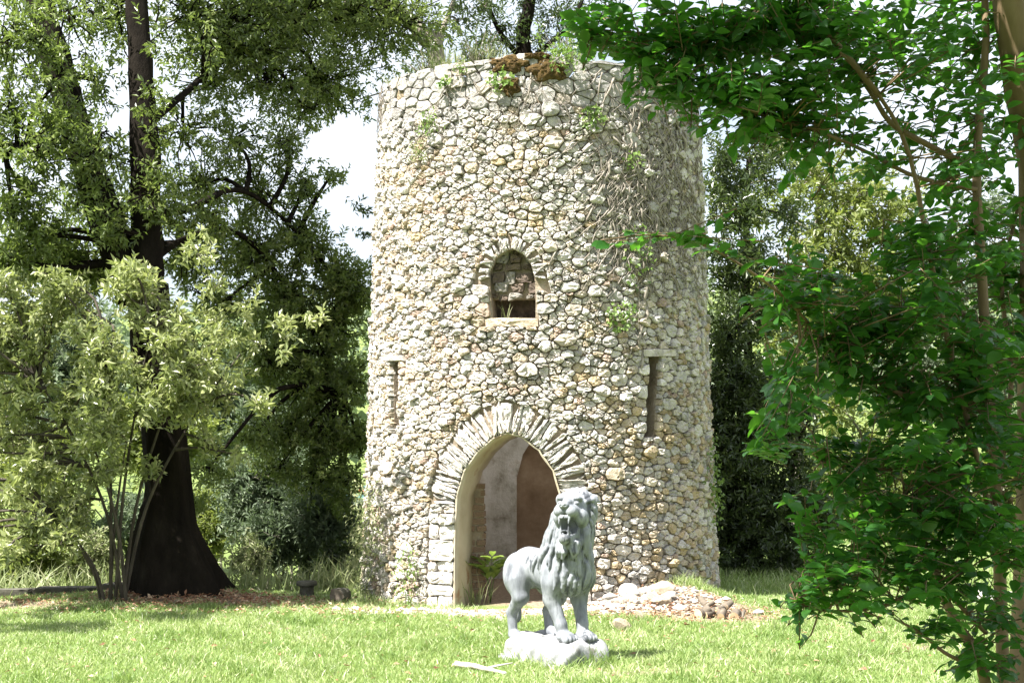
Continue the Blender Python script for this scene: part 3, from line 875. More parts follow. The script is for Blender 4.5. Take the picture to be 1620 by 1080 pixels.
# neck and the mass of the mane
yaw, pit = math.radians(-56), math.radians(14)
H = np.array([0.205, -0.015, 0.985])
fw = np.array([math.cos(yaw) * math.cos(pit), math.sin(yaw) * math.cos(pit), math.sin(pit)])
lf = np.array([-math.sin(yaw), math.cos(yaw), 0.0]); upv = np.cross(fw, lf)
HR = np.stack([fw, lf, upv], 1)
HS = 1.13
def hp(x, y, z): return H + HR @ (HS * np.array([x, y, z]))
def HE(c, r, k, R, sub=False): L.ell(c, HS * np.array(r), k, R, sub=sub)
def HC(a, b, ra, rb, k): L.cone(a, b, HS * ra, HS * rb, k)
L.cone((0.05, 0, 0.66), (0.14, 0.0, 0.93), 0.165, 0.130, 0.06)
L.cone((0.15, 0, 0.50), (0.20, 0.0, 0.86), 0.125, 0.118, 0.06)
L.ell((0.175, 0, 0.56), (0.11, 0.135, 0.19), 0.05)
L.ell(hp(-0.055, 0, 0.015), (0.110, 0.138, 0.140), 0.04, HR)
base_prims = len(L.prims)
# mane locks hugging that mass
starts, flows = [], []
def ring_pts(n, x, ry, rz, z0, jit, a0, a1, flow):
    for t in np.linspace(a0, a1, n):
        p = hp(x + rng.normal(0, .008), math.cos(t) * ry, z0 + math.sin(t) * rz)
        rad_ = HR @ np.array([-0.35, math.cos(t), math.sin(t) * 0.8])
        starts.append(p); flows.append(rad_ * flow + np.array([-0.10, 0, -0.65]))
ring_pts(22, 0.035, 0.125, 0.125, 0.0, 0.01, -0.9, pi + 0.9, 0.55)
ring_pts(22, -0.04, 0.155, 0.15, 0.0, 0.01, -0.8, pi + 0.8, 0.4)
for z, n in ((0.93, 16), (0.85, 18), (0.77, 19), (0.69, 19), (0.61, 18), (0.53, 16)):
    for t in np.linspace(-2.55, 2.55, n):
        t2 = t + rng.normal(0, 0.06)
        if abs(t2) > 1.15 and z < 0.72: continue
        starts.append(np.array([0.10 + 0.26 * math.cos(t2), 0.26 * math.sin(t2), z + rng.normal(0, 0.022)]))
        flows.append(np.array([-0.25 - 0.15 * abs(math.sin(t2)), -0.15 * math.sin(t2), -1.0]))
P = np.array(starts); D = unit(np.array(flows))
for _ in range(4):
    P = P - L.eval(P)[:, None] * L.grad(P)
paths = [P]
sway = rng.uniform(-1, 1, len(P)); ph = rng.uniform(0, 6.28, len(P))
for i in range(6):
    G = L.grad(P); Dt = unit(D - G * np.sum(D * G, 1, keepdims=True))
    S_ = np.cross(G, Dt)
    step = 0.038
    P = P + Dt * step + S_ * (np.sin(ph + i * 1.1) * 0.010)[:, None]
    G = L.grad(P); P = P - (L.eval(P) - 0.004)[:, None] * G
    D = unit(0.75 * D + 0.25 * np.array([-0.05, 0, -1.0]))
    paths.append(P)
paths = np.stack(paths, 1)
for s_ in range(len(paths)):
    r0 = rng.uniform(0.013, 0.023); rr_ = r0 * np.array([0.6, 0.95, 1.05, 1.0, 0.85, 0.6, 0.2]); nrm_lift = np.array([0.0, 0.004, 0.007, 0.007, 0.005, 0.006])
    lift = rng.uniform(0.0, 0.016)
    G_ = L.grad(paths[s_])
    pp = paths[s_] + G_ * (lift * np.array([0, 0.5, 1, 1, 0.9, 0.6, 0.5]))[:, None]
    for i in range(6):
        L.cone(pp[i], pp[i + 1], rr_[i], rr_[i + 1], 0.0022, rec=False)
# head
HE(hp(0.02, 0, 0.03), (0.135, 0.105, 0.105), 0.02, HR)
for s_ in (-1, 1):
    HE(hp(0.06, s_ * 0.075, -0.035), (0.075, 0.05, 0.065), 0.02, HR)
    HC(hp(0.08, s_ * 0.036, -0.005), hp(0.185, s_ * 0.042, -0.018), 0.052, 0.041, 0.012)
    HE(hp(0.115, s_ * 0.056, 0.082), (0.042, 0.036, 0.022), 0.012, HR)
    HE(hp(-0.03, s_ * 0.120, 0.105), (0.022, 0.036, 0.042), 0.01, HR)
    HE(hp(-0.005, s_ * 0.122, 0.105), (0.020, 0.020, 0.026), 0.006, HR, sub=True)
HC(hp(0.05, 0, 0.075), hp(0.195, 0, 0.028), 0.048, 0.030, 0.018)
HE(hp(0.222, 0, 0.016), (0.026, 0.037, 0.022), 0.008, HR)
HC(hp(0.0, 0, -0.13), hp(0.145, 0, -0.204), 0.062, 0.040, 0.02)
HE(hp(0.155, 0, -0.200), (0.040, 0.042, 0.034), 0.015, HR)
HE(hp(0.150, 0, -0.104), (0.150, 0.066, 0.070), 0.008, HR, sub=True)
HE(hp(0.115, 0, -0.152), (0.075, 0.028, 0.014), 0.006, HR)
for s_ in (-1, 1):
    HE(hp(0.142, s_ * 0.064, 0.050), (0.022, 0.022, 0.016), 0.008, HR, sub=True)
    HE(hp(0.130, s_ * 0.060, 0.050), (0.018, 0.018, 0.014), 0.003, HR)
    HE(hp(0.244, s_ * 0.016, 0.010), (0.010, 0.009, 0.007), 0.004, HR, sub=True)
    HC(hp(0.192, s_ * 0.036, -0.050), hp(0.200, s_ * 0.034, -0.108), 0.013, 0.004, 0.003)
    HC(hp(0.163, s_ * 0.028, -0.174), hp(0.176, s_ * 0.028, -0.122), 0.011, 0.004, 0.003)
    for q in range(3):
        HC(hp(0.205, s_ * (0.007 + 0.009 * q), -0.052), hp(0.207, s_ * (0.007 + 0.009 * q), -0.070), 0.006, 0.005, 0.002)
# beard
for s_ in np.linspace(-1, 1, 9):
    a = hp(0.10 - 0.03 * abs(s_), s_ * 0.065, -0.215); b_ = a + np.array([0.02 * rng.normal(), 0.02 * rng.normal(), -0.07]); c_ = b_ + np.array([-0.02, 0.01 * rng.normal(), -0.06])
    L.cone(a, b_, 0.026, 0.024, 0.008); L.cone(b_, c_, 0.024, 0.006, 0.006)
# crest of locks over the brow
for t in np.linspace(-1, 1, 9):
    a = hp(0.045, t * 0.09, 0.125 - 0.05 * t * t); b_ = hp(-0.02, t * 0.12, 0.168 - 0.06 * t * t); c_ = hp(-0.10, t * 0.14, 0.158 - 0.05 * t * t)
    L.cone(a, b_, 0.018, 0.026, 0.008); L.cone(b_, c_, 0.026, 0.010, 0.008)
LV, LQ = L.mesh()

LION_YAW = math.radians(-56)
LION = (0.385, 11.60, float(gz(0.385, 11.6)) + 0.19)
statue = empty("lion_statue", (LION[0], LION[1], float(gz(LION[0], LION[1]))))
tag(statue, "grey roaring lion statue with thick mane standing on a rough stone block", "statue")
cz, sz_ = math.cos(LION_YAW), math.sin(LION_YAW)
def lion_world(V):
    return np.stack([LION[0] + V[:, 0] * cz - V[:, 1] * sz_, LION[1] + V[:, 0] * sz_ + V[:, 1] * cz, LION[2] + V[:, 2]], -1)
link("lion_figure", np_mesh("lion_figure", lion_world(LV), LQ, True), M['statue'], statue)
# rough-hewn block under the lion
K = Field((-0.75, -0.42, -0.34), (0.50, 0.42, 0.12), 0.013)
def rock(P):
    q = np.abs(P - np.array([-0.11, 0, -0.14])) - np.array([0.36, 0.15, 0.055])
    d = np.linalg.norm(np.maximum(q, 0), axis=-1) + np.minimum(q.max(-1), 0) - 0.095
    x, y, z = P[..., 0], P[..., 1], P[..., 2]
    nz = 0.016 * np.sin(9 * x + 4 * np.sin(7 * y + 1) + 5 * z) + 0.012 * np.sin(17 * y + 6 * np.sin(8 * x) - 12 * z) + 0.010 * np.sin(27 * x - 19 * y + 11 * z) + 0.007 * np.sin(41 * x + 37 * y * np.sin(5 * z + 1))
    tilt = np.where(x < -0.25, (x + 0.25) * -0.13, 0)
    return d + nz * 0.9 + tilt * (z > -0.16)
K._apply(rock, (-0.75, -0.42, -0.34), (0.5, 0.42, 0.12), 0.01)
RV, RQ = K.mesh()
link("plinth_rock", np_mesh("plinth_rock", lion_world(RV), RQ, True), M['plinth'], statue)
print("lion verts", len(LV), len(RV))
# ------------------------------------------------------------------ foliage tools
def basis(d):
    d = unit(d); ref = np.where(np.abs(d[:, 2:3]) < 0.9, np.array([[0, 0, 1.0]]), np.array([[1.0, 0, 0]]))
    a = unit(np.cross(d, ref)); b = np.cross(d, a)
    return a, b

def leaves4(base, axis, nrm, L, W, fold=0.22, droop=0.12):
    """simple folded leaves: 4 points, 2 faces each"""
    axis = unit(axis); nrm = unit(nrm - axis * np.sum(nrm * axis, 1, keepdims=True)); side = np.cross(axis, nrm)
    L = L[:, None]; W = W[:, None]
    mid = base + axis * L * 0.48
    V = np.stack([base, mid + side * W * 0.5 + nrm * W * fold, base + axis * L - nrm * L * droop, mid - side * W * 0.5 + nrm * W * fold], 1)
    n = len(base); o = np.arange(n)[:, None] * 4
    F = np.concatenate([o + np.array([[0, 1, 2]]), o + np.array([[0, 2, 3]])])
    return V.reshape(-1, 3), F

def sprig_leaves(tips, dirs, slen, m, L, W, spread=0.9, up=0.5, jit=0.35):
    """m leaves round the end of each twig"""
    n = len(tips); dirs = unit(dirs); a, b = basis(dirs)
    j = np.tile(np.arange(m), n); i = np.repeat(np.arange(n), m)
    t = (j + 0.6) / m
    ang = j * 2.399 + rng.uniform(0, 6.28, n)[i] + rng.normal(0, 0.3, n * m)
    base = tips[i] - dirs[i] * (slen[i] * (1 - t))[:, None]
    radial = a[i] * np.cos(ang)[:, None] + b[i] * np.sin(ang)[:, None]
    axis = dirs[i] * (0.35 + 0.6 * t)[:, None] + radial * (spread * (1.1 - 0.5 * t))[:, None] + rng.normal(0, jit * 0.5, (n * m, 3)) + np.array([0, 0, -0.08])
    nrm = dirs[i] * 0.5 + np.array([0, 0, up]) + rng.normal(0, jit, (n * m, 3))
    k = rng.uniform(0.7, 1.25, n * m)
    V, F = leaves4(base, axis, nrm, L * k, W * k * rng.uniform(0.8, 1.15, n * m))
    tint = np.clip(rng.beta(2, 2.4, n * m) * 0.75 + rng.normal(0.12, 0.13, n)[i], 0, 1)
    return V, F, np.repeat(tint, 4)

def shades_tower(P):
    """would something here throw its shadow on the tower?"""
    hx, hy = -SUN[0], -SUN[1]; hl = math.hypot(hx, hy); hx /= hl; hy /= hl
    rx, ry = TCX - P[:, 0], TCY - P[:, 1]
    al = rx * hx + ry * hy; pe = np.abs(rx * hy - ry * hx)
    chord = np.sqrt(np.maximum(2.25 ** 2 - pe ** 2, 0))
    tn = SUN[2] / hl
    z_in = P[:, 2] - (al - chord) * tn; z_out = P[:, 2] - (al + chord * 0.1) * tn
    return (pe < 2.25) & (al > 0) & (z_out < 5.9) & (z_in > 0.0)

def cluster_points(clusters, dens):
    """clusters: (centre, (rx, ry, rz), weight); returns twig tips and directions"""
    T, D, C = [], [], []
    for c, r, w in clusters:
        r = np.array(r, float); n = max(4, int(dens * w * (r[0] * r[1] * r[2]) ** (2 / 3)))
        d = unit(rng.normal(size=(n, 3))); q = rng.uniform(0, 1, n) ** 0.42
        # uneven outline: lobes
        lob = 1 + 0.28 * np.sin(d[:, 0] * 4 + c[0] * 7) * np.sin(d[:, 2] * 5 + c[2] * 5 + 1) + 0.15 * np.sin(d[:, 1] * 6 + c[1] * 3)
        p = c + d * r * (q * lob)[:, None]
        T.append(p); D.append(unit(d * 0.8 + rng.normal(0, 0.45, (n, 3)) + np.array([0, 0, 0.15]))); C.append(np.tile(c, (n, 1)))
    return np.concatenate(T), np.concatenate(D), np.concatenate(C)

def cl(px, py, Y, r, depth=None, w=1.0, flat=1.0):
    c = pix(px, py, Y); R = r / FPX * Y
    return (c, (R, depth if depth else R * 0.9, R * flat), w)

def make_tree(name, label, cat, base, stems, clusters, leaf, bark, dens=60, m=10, L=0.075, W=0.032, slen=0.22, group=None, twig_frac=0.5, branch_r=0.03, no_tower_shade=True, up=0.5, shade_keep=0.02, hug=0.0):
    """stems: list of (points, r0, r1). parts: trunk (per stem), branches, crown"""
    root = empty(name, base); tag(root, label, cat, group)
    nodes = []
    for pts, r0, r1 in stems:
        P = smooth_path(pts, max(8, len(pts) * 4)); rr = np.linspace(0, 1, len(P)); R = r1 + (r0 - r1) * (1 - rr) ** 1.2
        V, F = tube(P, R, sides=12 if r0 > 0.1 else 7, wob=0.05, seed=len(P))
        link("trunk", np_mesh("trunk", V, F, True), bark, root)
        nodes.append(P)
    nodes = np.concatenate(nodes) if nodes else np.array([base])
    T, D, C = cluster_points(clusters, dens)
    if no_tower_shade:
        near = np.min(np.linalg.norm(nodes[None, ::2] - T[:, None], axis=2), 1) < hug if hug else np.zeros(len(T), bool)
        ok = ~shades_tower(T) | (rng.random(len(T)) < shade_keep) | (near & (T[:, 2] < 6.2)); T, D, C = T[ok], D[ok], C[ok]
    ok = T[:, 2] > gz(T[:, 0], T[:, 1]) + 0.05; T, D, C = T[ok], D[ok], C[ok]
    for c, r, w in clusters:
        if no_tower_shade and shades_tower(np.array([c]))[0]: continue
        dd = np.linalg.norm(nodes - c, axis=1) + 0.6 * np.maximum(nodes[:, 2] - c[2], 0); k = int(np.argmin(dd)); a = nodes[k]
        ln = np.linalg.norm(c - a)
        if ln < 0.05: continue
        mid = (a + c) / 2 + rng.normal(0, 0.07 * ln, 3) + np.array([0, 0, 0.08 * ln])
        V, F = tube(smooth_path([a, mid, c], 7), np.linspace(branch_r * (0.6 + 0.3 * ln ** 0.5), branch_r * 0.35, 7), 5, wob=0.05)
        link("bough", np_mesh("bough", V, F, True), bark, root)
    br = Buf()
    sel = rng.random(len(T)) < twig_frac * 0.5
    for p, d, c in zip(T[sel], D[sel], C[sel]):
        a = c + (p - c) * rng.uniform(0.05, 0.4); mid = (a + p - d * slen) / 2 + rng.normal(0, 0.04, 3)
        V, F = tube([a, mid, p - d * slen * 0.6, p], [branch_r * 0.28, branch_r * 0.2, branch_r * 0.14, branch_r * 0.08], 3, cap=False)
        br.add(V, F)
    if br.n: tag(link("twigs", br.mesh("twigs", True), bark, root), kind="stuff")
    V, F, tint = sprig_leaves(T, D, np.full(len(T), slen) * rng.uniform(0.7, 1.3, len(T)), m, L, W, up=up)
    cr = link("crown", np_mesh("crown", V, F, False, {"tint": tint}), leaf, root); tag(cr, kind="stuff")
    return root

# ------------------------------------------------------------------ the big evergreen oak on the left
oak_base = np.array([*pix(282, 950, 16.0)[:2], 0.0])
def flared_trunk():
    pts = smooth_path([pix(284, 965, 16.0), pix(264, 865, 16.0), pix(266, 770, 16.0), pix(256, 660, 16.0), pix(240, 560, 16.05), pix(232, 450, 16.1)], 26)
    r = np.interp(np.linspace(0, 1, 26), [0, 0.03, 0.12, 0.19, 0.27, 0.38, 0.63, 1.0], [0.62, 0.56, 0.47, 0.40, 0.31, 0.245, 0.225, 0.22])
    V, F = tube(pts, r, sides=26)
    a = np.tile(np.arange(26) / 26 * 2 * pi, 26); h = np.repeat(np.linspace(0, 1, 26), 26)
    k = 1 + (0.07 + 0.13 * np.exp(-h * 7)) * np.sin(a * 5 + 2 * h) + 0.04 * np.sin(a * 11 + 9 * h) + rng.normal(0, 0.012, 676)
    c = np.repeat(pts, 26, 0); V[:676] = c + (V[:676] - c) * k[:, None]
    return V, F
oak_up = [([pix(232, 455, 16.1), pix(232, 350, 16.2), pix(228, 220, 16.3), pix(222, 100, 16.5), pix(212, -60, 16.8), pix(205, -160, 17.2)], 0.20, 0.11),
          ([pix(215, 470, 16.1), pix(165, 340, 16.3), pix(130, 230, 16.4), pix(90, 100, 16.5), pix(55, -30, 16.6), pix(30, -150, 16.6)], 0.22, 0.14),
          ([pix(232, 340, 16.2), pix(300, 330, 17.0), pix(370, 300, 17.8), pix(430, 330, 18.6), pix(500, 400, 19.2)], 0.055, 0.02),
          ([pix(230, 420, 16.2), pix(290, 380, 17.2), pix(380, 370, 18.2), pix(470, 480, 19.2), pix(540, 620, 19.6)], 0.055, 0.02),
          ([pix(228, 200, 16.3), pix(290, 150, 17.2), pix(350, 100, 18.2), pix(450, 60, 19.2)], 0.055, 0.02),
          ([pix(130, 230, 16.4), pix(60, 220, 16.0), pix(10, 240, 15.6)], 0.045, 0.02)]
oc = []
for px, py, Y, r, w in [
    (20, 60, 15.5, 90, .9), (110, 20, 15.8, 80, .8), (20, 180, 15.6, 70, .9), (90, 200, 15.3, 60, 1.1), (40, 300, 15.8, 60, .6), (150, 130, 17.2, 70, .5), (185, 30, 17.5, 80, .6),
    (250, 60, 15.6, 70, .9), (300, 20, 17.5, 90, 1.0), (380, 40, 18.0, 90, 1.2), (470, 30, 18.6, 90, 1.2), (560, 20, 19.2, 60, 1.0), (340, 130, 18.0, 70, .8), (430, 130, 18.6, 70, 1.0), (480, 170, 19.0, 45, .8),
    (290, 200, 17.5, 70, .7), (370, 220, 18.3, 70, .8), (450, 230, 18.8, 50, .8), (320, 290, 18.2, 70, 1.0), (410, 300, 18.8, 70, 1.1), (480, 290, 19.2, 50, .9), (525, 275, 19.4, 25, .6),
    (180, 250, 17.4, 60, .6), (190, 330, 17.6, 60, .6), (120, 330, 17.6, 50, .5), (30, 400, 16.2, 40, .5), (240, 160, 15.8, 50, .6),
    (400, 390, 18.8, 70, 1.4), (480, 380, 19.2, 60, 1.4), (540, 440, 19.6, 60, 1.5), (450, 470, 19.2, 70, 1.6), (520, 520, 19.6, 70, 1.6), (560, 470, 19.8, 40, 1.3), (420, 560, 19.2, 60, 1.3), (480, 600, 19.4, 70, 1.5), (550, 600, 19.8, 50, 1.6),
    (520, 680, 19.6, 60, 1.4), (560, 690, 19.8, 35, 1.4), (450, 680, 19.3, 55, 1.0), (400, 690, 18.6, 45, .8), (500, 745, 19.5, 50, 1.1), (545, 760, 19.6, 35, 1.3), (540, 800, 19.7, 18, 1.0), (440, 740, 19.2, 40, .7), (310, 800, 17.0, 30, .5), (330, 740, 17.3, 40, .6),
    (300, 400, 18.0, 70, 1.0), (350, 480, 18.2, 70, 1.0), (300, 560, 17.6, 70, .9), (225, 40, 15.4, 45, .8), (90, 130, 15.4, 50, .8), (235, 130, 15.6, 40, 1.7), (235, 210, 15.6, 40, 1.7), (140, 260, 15.6, 45, .8), (100, 180, 15.6, 40, .7), (225, 310, 15.6, 45, .9), (170, 360, 15.6, 45, .8), (60, 60, 15.5, 45, .8), (130, 300, 15.5, 40, .7), (280, 330, 16.6, 45, .8), (330, 340, 17.0, 45, .8), (20, 330, 15.4, 60, 1.0), (110, 400, 16.8, 60, 1.2), (50, 420, 16.8, 50, 1.2), (150, 430, 17.0, 50, 1.1), (100, 450, 18, 60, 1.2), (60, 370, 15.6, 50, 1.0), (10, 410, 15.6, 45, .9), (232, 60, 15.7, 35, 1.7), (236, 260, 15.7, 35, 1.7), (240, 330, 15.7, 40, 1.6), (120, 90, 15.6, 40, .8), (165, 210, 15.6, 45, .9), (150, 20, 15.5, 50, .9), (330, 60, 16.6, 60, 1.0), (60, 240, 15.2, 50, 1.0)]:
    oc.append(cl(px, py, Y, r, depth=0.75, w=w * (0.72 if py < 340 else 1.0)))
for X, Y, Z, r in [(-4.0, 17.4, 8.3, 1.3), (-2.8, 18.6, 8.0, 1.2), (-1.8, 20.0, 7.6, 1.1), (-5.8, 17.8, 7.6, 1.3), (-3.2, 20.2, 8.0, 1.3), (-3.6, 18.6, 6.9, 1.0), (-2.6, 19.6, 6.6, 1.0), (-6.6, 16.2, 5.0, 1.0), (-6.5, 12.0, 4.3, .6), (-5.7, 12.5, 4.7, .5), (-7.4, 11.8, 4.2, .7), (-6.0, 13.2, 5.2, .6)]:
    oc.append((np.array([X, Y, Z]), (r, r, r * 0.7), 1.0))
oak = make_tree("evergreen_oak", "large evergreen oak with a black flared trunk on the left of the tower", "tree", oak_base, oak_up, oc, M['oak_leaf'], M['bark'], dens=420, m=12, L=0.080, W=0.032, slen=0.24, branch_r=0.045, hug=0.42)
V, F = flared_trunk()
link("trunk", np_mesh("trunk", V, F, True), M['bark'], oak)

# the sunlit shrub growing in front of its trunk
sc = []
# pixel columns: (x, top, bottom) of the leafy mass, filled with many small uneven clumps
for x, y0, y1 in [(-30, 440, 880), (20, 450, 890), (70, 440, 880), (120, 430, 860), (170, 430, 800), (215, 410, 690), (260, 400, 640), (305, 400, 640), (350, 440, 640), (395, 480, 640), (440, 490, 600), (490, 495, 520)]:
    y = y0 + rng.uniform(0, 25)
    while y < y1:
        if rng.random() > 0.12:
            sc.append(cl(x + rng.normal(0, 16), y, 14.75 + rng.normal(0, .28) + (0.3 if x > 330 else 0), rng.uniform(24, 46), depth=rng.uniform(.25, .4), w=rng.uniform(.45, 1.2) * (0.6 if x > 330 else 0.9 if y > 760 else 1)))
        y += rng.uniform(34, 56)
for px, py, Y, r, w in [(330, 700, 15.2, 26, .5), (380, 720, 15.3, 24, .4), (240, 740, 15.2, 25, .5)]:
    sc.append(cl(px, py, Y, r, depth=0.45, w=w))
sc += [(c + np.array([-0.05, 0.5, 0.05]), r, 0.6) for c, r, w in sc[:70]]
sb = np.array([pix(185, 948, 15.35)[0], 15.35, 0.0])
sstems = []
for tx, ty, tY in [(170, 560, 14.9), (120, 640, 14.8), (240, 520, 14.9), (60, 600, 14.8), (300, 560, 15.0), (200, 700, 15.0), (120, 860, 15.0), (90, 820, 15.1), (380, 560, 15.2)]:
    t = pix(tx, ty, tY); b0 = sb + np.array([rng.normal(0, .09), rng.normal(0, .07), 0.0])
    sstems.append(([b0, b0 + (t - b0) * np.array([0.2, 0.2, 0.4]), b0 + (t - b0) * np.array([0.6, 0.6, 0.75]), t], 0.021, 0.008))
make_tree("leafy_shrub", "bushy sunlit pale green shrub arching in front of the black oak trunk", "shrub", sb, sstems, sc, M['shrub_leaf'], M['shrub_bark'], dens=350, m=11, L=0.092, W=0.038, slen=0.20, branch_r=0.022, shade_keep=0.4)

# ------------------------------------------------------------------ trees round and behind the tower
make_tree("curved_tree", "grey curved trunk tree rising behind the tower rim", "tree", (-0.9, 20.6, 0),
          [([(-0.9, 20.6, 0), (-1.0, 20.6, 3.0), pix(690, 105, 20.6), pix(672, 60, 20.6), pix(640, 25, 20.6), pix(600, 0, 20.5), pix(545, -30, 20.3)], 0.16, 0.085),
           ([pix(690, 105, 20.6), pix(700, 50, 20.7), pix(715, 10, 20.8), pix(735, -60, 21.0)], 0.05, 0.03),
           ([pix(545, 10, 20.2), pix(575, 3, 20.2), pix(625, -12, 20.2)], 0.10, 0.08)],
          [cl(640, 80, 20.4, 30, .4, .35), cl(600, 60, 20.3, 30, .4, .35), cl(720, 30, 20.8, 40, .5, .7), cl(690, -40, 20.6, 60, .6, 1), cl(600, -50, 20.4, 60, .6, 1), cl(770, 10, 21, 45, .6, .8), cl(560, 160, 20.2, 18, .2, .5), cl(575, 330, 20.3, 18, .2, 1), cl(578, 370, 20.3, 15, .2, 1.2)],
          M['dark_leaf'], M['grey_bark'], dens=170, m=10, L=0.10, W=0.032, branch_r=0.025)
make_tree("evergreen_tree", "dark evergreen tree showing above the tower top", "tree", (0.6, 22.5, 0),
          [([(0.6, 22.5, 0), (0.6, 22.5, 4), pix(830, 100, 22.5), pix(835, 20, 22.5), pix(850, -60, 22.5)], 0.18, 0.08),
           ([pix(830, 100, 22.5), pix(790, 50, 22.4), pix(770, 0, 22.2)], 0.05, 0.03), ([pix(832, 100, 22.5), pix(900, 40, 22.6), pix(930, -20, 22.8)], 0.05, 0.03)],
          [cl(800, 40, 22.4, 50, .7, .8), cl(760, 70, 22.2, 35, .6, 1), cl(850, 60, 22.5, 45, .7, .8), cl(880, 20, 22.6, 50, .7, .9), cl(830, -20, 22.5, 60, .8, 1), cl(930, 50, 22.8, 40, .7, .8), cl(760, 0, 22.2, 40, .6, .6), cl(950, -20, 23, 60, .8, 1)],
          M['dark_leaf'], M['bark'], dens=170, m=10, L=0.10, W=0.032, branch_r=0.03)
bay = []
for px, py, Y, r, w in [(1140, 250, 19.8, 45, .7), (1190, 270, 20.0, 60, .7), (1150, 350, 19.8, 40, .35), (1200, 400, 19.9, 40, .35), (1160, 440, 19.7, 50, .9), (1150, 520, 19.6, 60, 1.3), (1210, 500, 19.8, 50, .7), (1160, 600, 19.5, 70, 1.7), (1220, 620, 19.8, 50, .9), (1170, 690, 19.4, 80, 1.9),
    (1240, 700, 19.7, 60, 1.5), (1170, 780, 19.3, 80, 2), (1250, 790, 19.5, 70, 1.8), (1180, 860, 19.2, 70, 1.6), (1260, 870, 19.4, 60, 1.5), (1130, 820, 19.4, 50, 1.5), (1140, 700, 19.6, 50, 1.6), (1220, 220, 20.4, 60, .6), (1280, 930, 19.6, 30, .8), (1120, 640, 19.8, 40, 1.4), (1300, 820, 19.8, 40, 1.0), (1270, 640, 19.9, 35, .7), (1140, 300, 19.8, 40, .6), (1220, 940, 19.2, 40, 1.2), (1150, 920, 19.2, 40, 1.2), (1180, 330, 19.5, 45, .9), (1185, 400, 19.5, 40, .8), (1140, 400, 19.6, 35, .6), (1240, 430, 19.8, 40, .6), (1250, 340, 20.2, 40, .5)]:
    bay.append(cl(px, py, Y, r, depth=0.7, w=w))
make_tree("bay_tree", "dark bay tree in the shade right behind the tower", "tree", (3.35, 19.7, 0),
          [([(3.35, 19.7, 0), pix(1195, 850, 19.7), pix(1185, 600, 19.8), pix(1180, 400, 19.9), pix(1185, 250, 20.0)], 0.10, 0.04),
           ([(3.1, 19.6, 0), pix(1170, 900, 19.5), pix(1150, 800, 19.4), pix(1145, 650, 19.5)], 0.05, 0.02), ([(3.5, 19.6, 0), pix(1215, 900, 19.5), pix(1245, 800, 19.4), pix(1260, 700, 19.5)], 0.05, 0.02)],
          bay, M['dark_leaf'], M['bark'], dens=380, m=12, L=0.095, W=0.036, branch_r=0.022)
lit = [(5.2, 27.0, [(1320, 330, 27, 70, 1), (1290, 270, 27, 50, .8), (1370, 300, 27.3, 60, .9), (1330, 400, 26.8, 70, 1), (1260, 380, 27, 40, .6), (1400, 380, 27.2, 60, .9), (1300, 470, 26.8, 70, 1), (1380, 460, 27, 60, 1), (1250, 300, 27, 30, .5), (1330, 540, 26.8, 70, 1), (1420, 480, 27, 60, .9), (1200, 330, 27, 40, .7), (1190, 450, 27, 45, .8), (1230, 520, 27, 50, .9), (1270, 590, 26.8, 60, 1), (1150, 300, 27.5, 40, .5), (1430, 330, 27.3, 50, .8), (1230, 230, 27.5, 40, .6)], "yellow green tree in full sun behind the dark bay tree"),
       (7.6, 30.0, [(1480, 420, 30, 80, 1), (1540, 480, 30, 80, 1), (1460, 520, 30, 70, 1), (1600, 420, 30, 70, 1), (1560, 330, 30, 60, .7), (1600, 560, 30, 80, 1), (1500, 600, 30, 80, 1), (1420, 600, 30, 70, 1), (1560, 660, 30, 80, 1)], "broad pale green tree farther off across the lawn on the right"),
       (6.3, 25.0, [(1320, 640, 25, 60, .9), (1300, 740, 25, 60, 1), (1370, 720, 25, 70, 1), (1330, 810, 25, 60, 1), (1420, 780, 25, 60, 1), (1390, 850, 25, 60, 1), (1460, 850, 25, 60, .9)], "rounded light green bush at the far side of the lawn"),
       (9.0, 27.0, [(1530, 780, 27, 70, 1), (1600, 740, 27, 80, 1), (1590, 830, 27, 70, 1), (1510, 850, 27, 60, 1), (1650, 800, 27, 90, 1)], "wide green bush beside the rounded light green bush")]
for X, Y, cs, lab in lit:
    top = min(c[1] for c in cs)
    make_tree("sunlit_tree" if "tree" in lab else "round_bush", lab, "tree" if "tree" in lab else "bush", (X, Y, float(gz(X, Y))), [([(X, Y, float(gz(X, Y)) - 0.2), (X + .1, Y, 1.5), pix(sum(c[0] for c in cs) / len(cs), top + 60, Y)], 0.12, 0.04)],
              [cl(px, py, Yc, r, depth=1.0, w=w) for px, py, Yc, r, w in cs], M['lit_leaf'] if Y < 29 else M['grey_leaf'], M['grey_bark'], dens=150, m=11, L=0.14, W=0.062, slen=0.3, branch_r=0.03, group=None)

# slope and valley beyond the low wall on the left
def slope_bush(px, py, Y, rpx, lab, leaf, L=0.09, W=0.03, dens=90, nm="valley_bush", twigs=0.5, cat="bush", n=11, bark='grey_bark'):
    c = pix(px, py, Y); R = rpx / FPX * Y; X = c[0]; g = float(gz(X, Y))
    cs = []
    for k in range(n):
        d = unit(rng.normal(size=3)); d[2] = d[2] * 0.8 + 0.1
        cs.append((c + d * R * rng.uniform(0.3, 0.8), (R * rng.uniform(.45, .7),) * 3, rng.uniform(.7, 1.2)))
    st = [([(X + rng.normal(0, .1), Y + rng.normal(0, .1), g - .1), (X + rng.normal(0, .2), Y, g + (c[2] - g) * .5), c + rng.normal(0, R * .4, 3)], 0.035, 0.012) for _ in range(3)]
    return make_tree(nm, lab, cat, (X, Y, g), st, cs, leaf, M[bark], dens=dens * 4.5, m=11, L=L * 1.15, W=W * 1.3, slen=0.22, twig_frac=twigs, branch_r=0.02)
slope_bush(500, 830, 20.5, 75, "dark grey green bush behind the stone pedestal", M['grey_leaf'], dens=150)
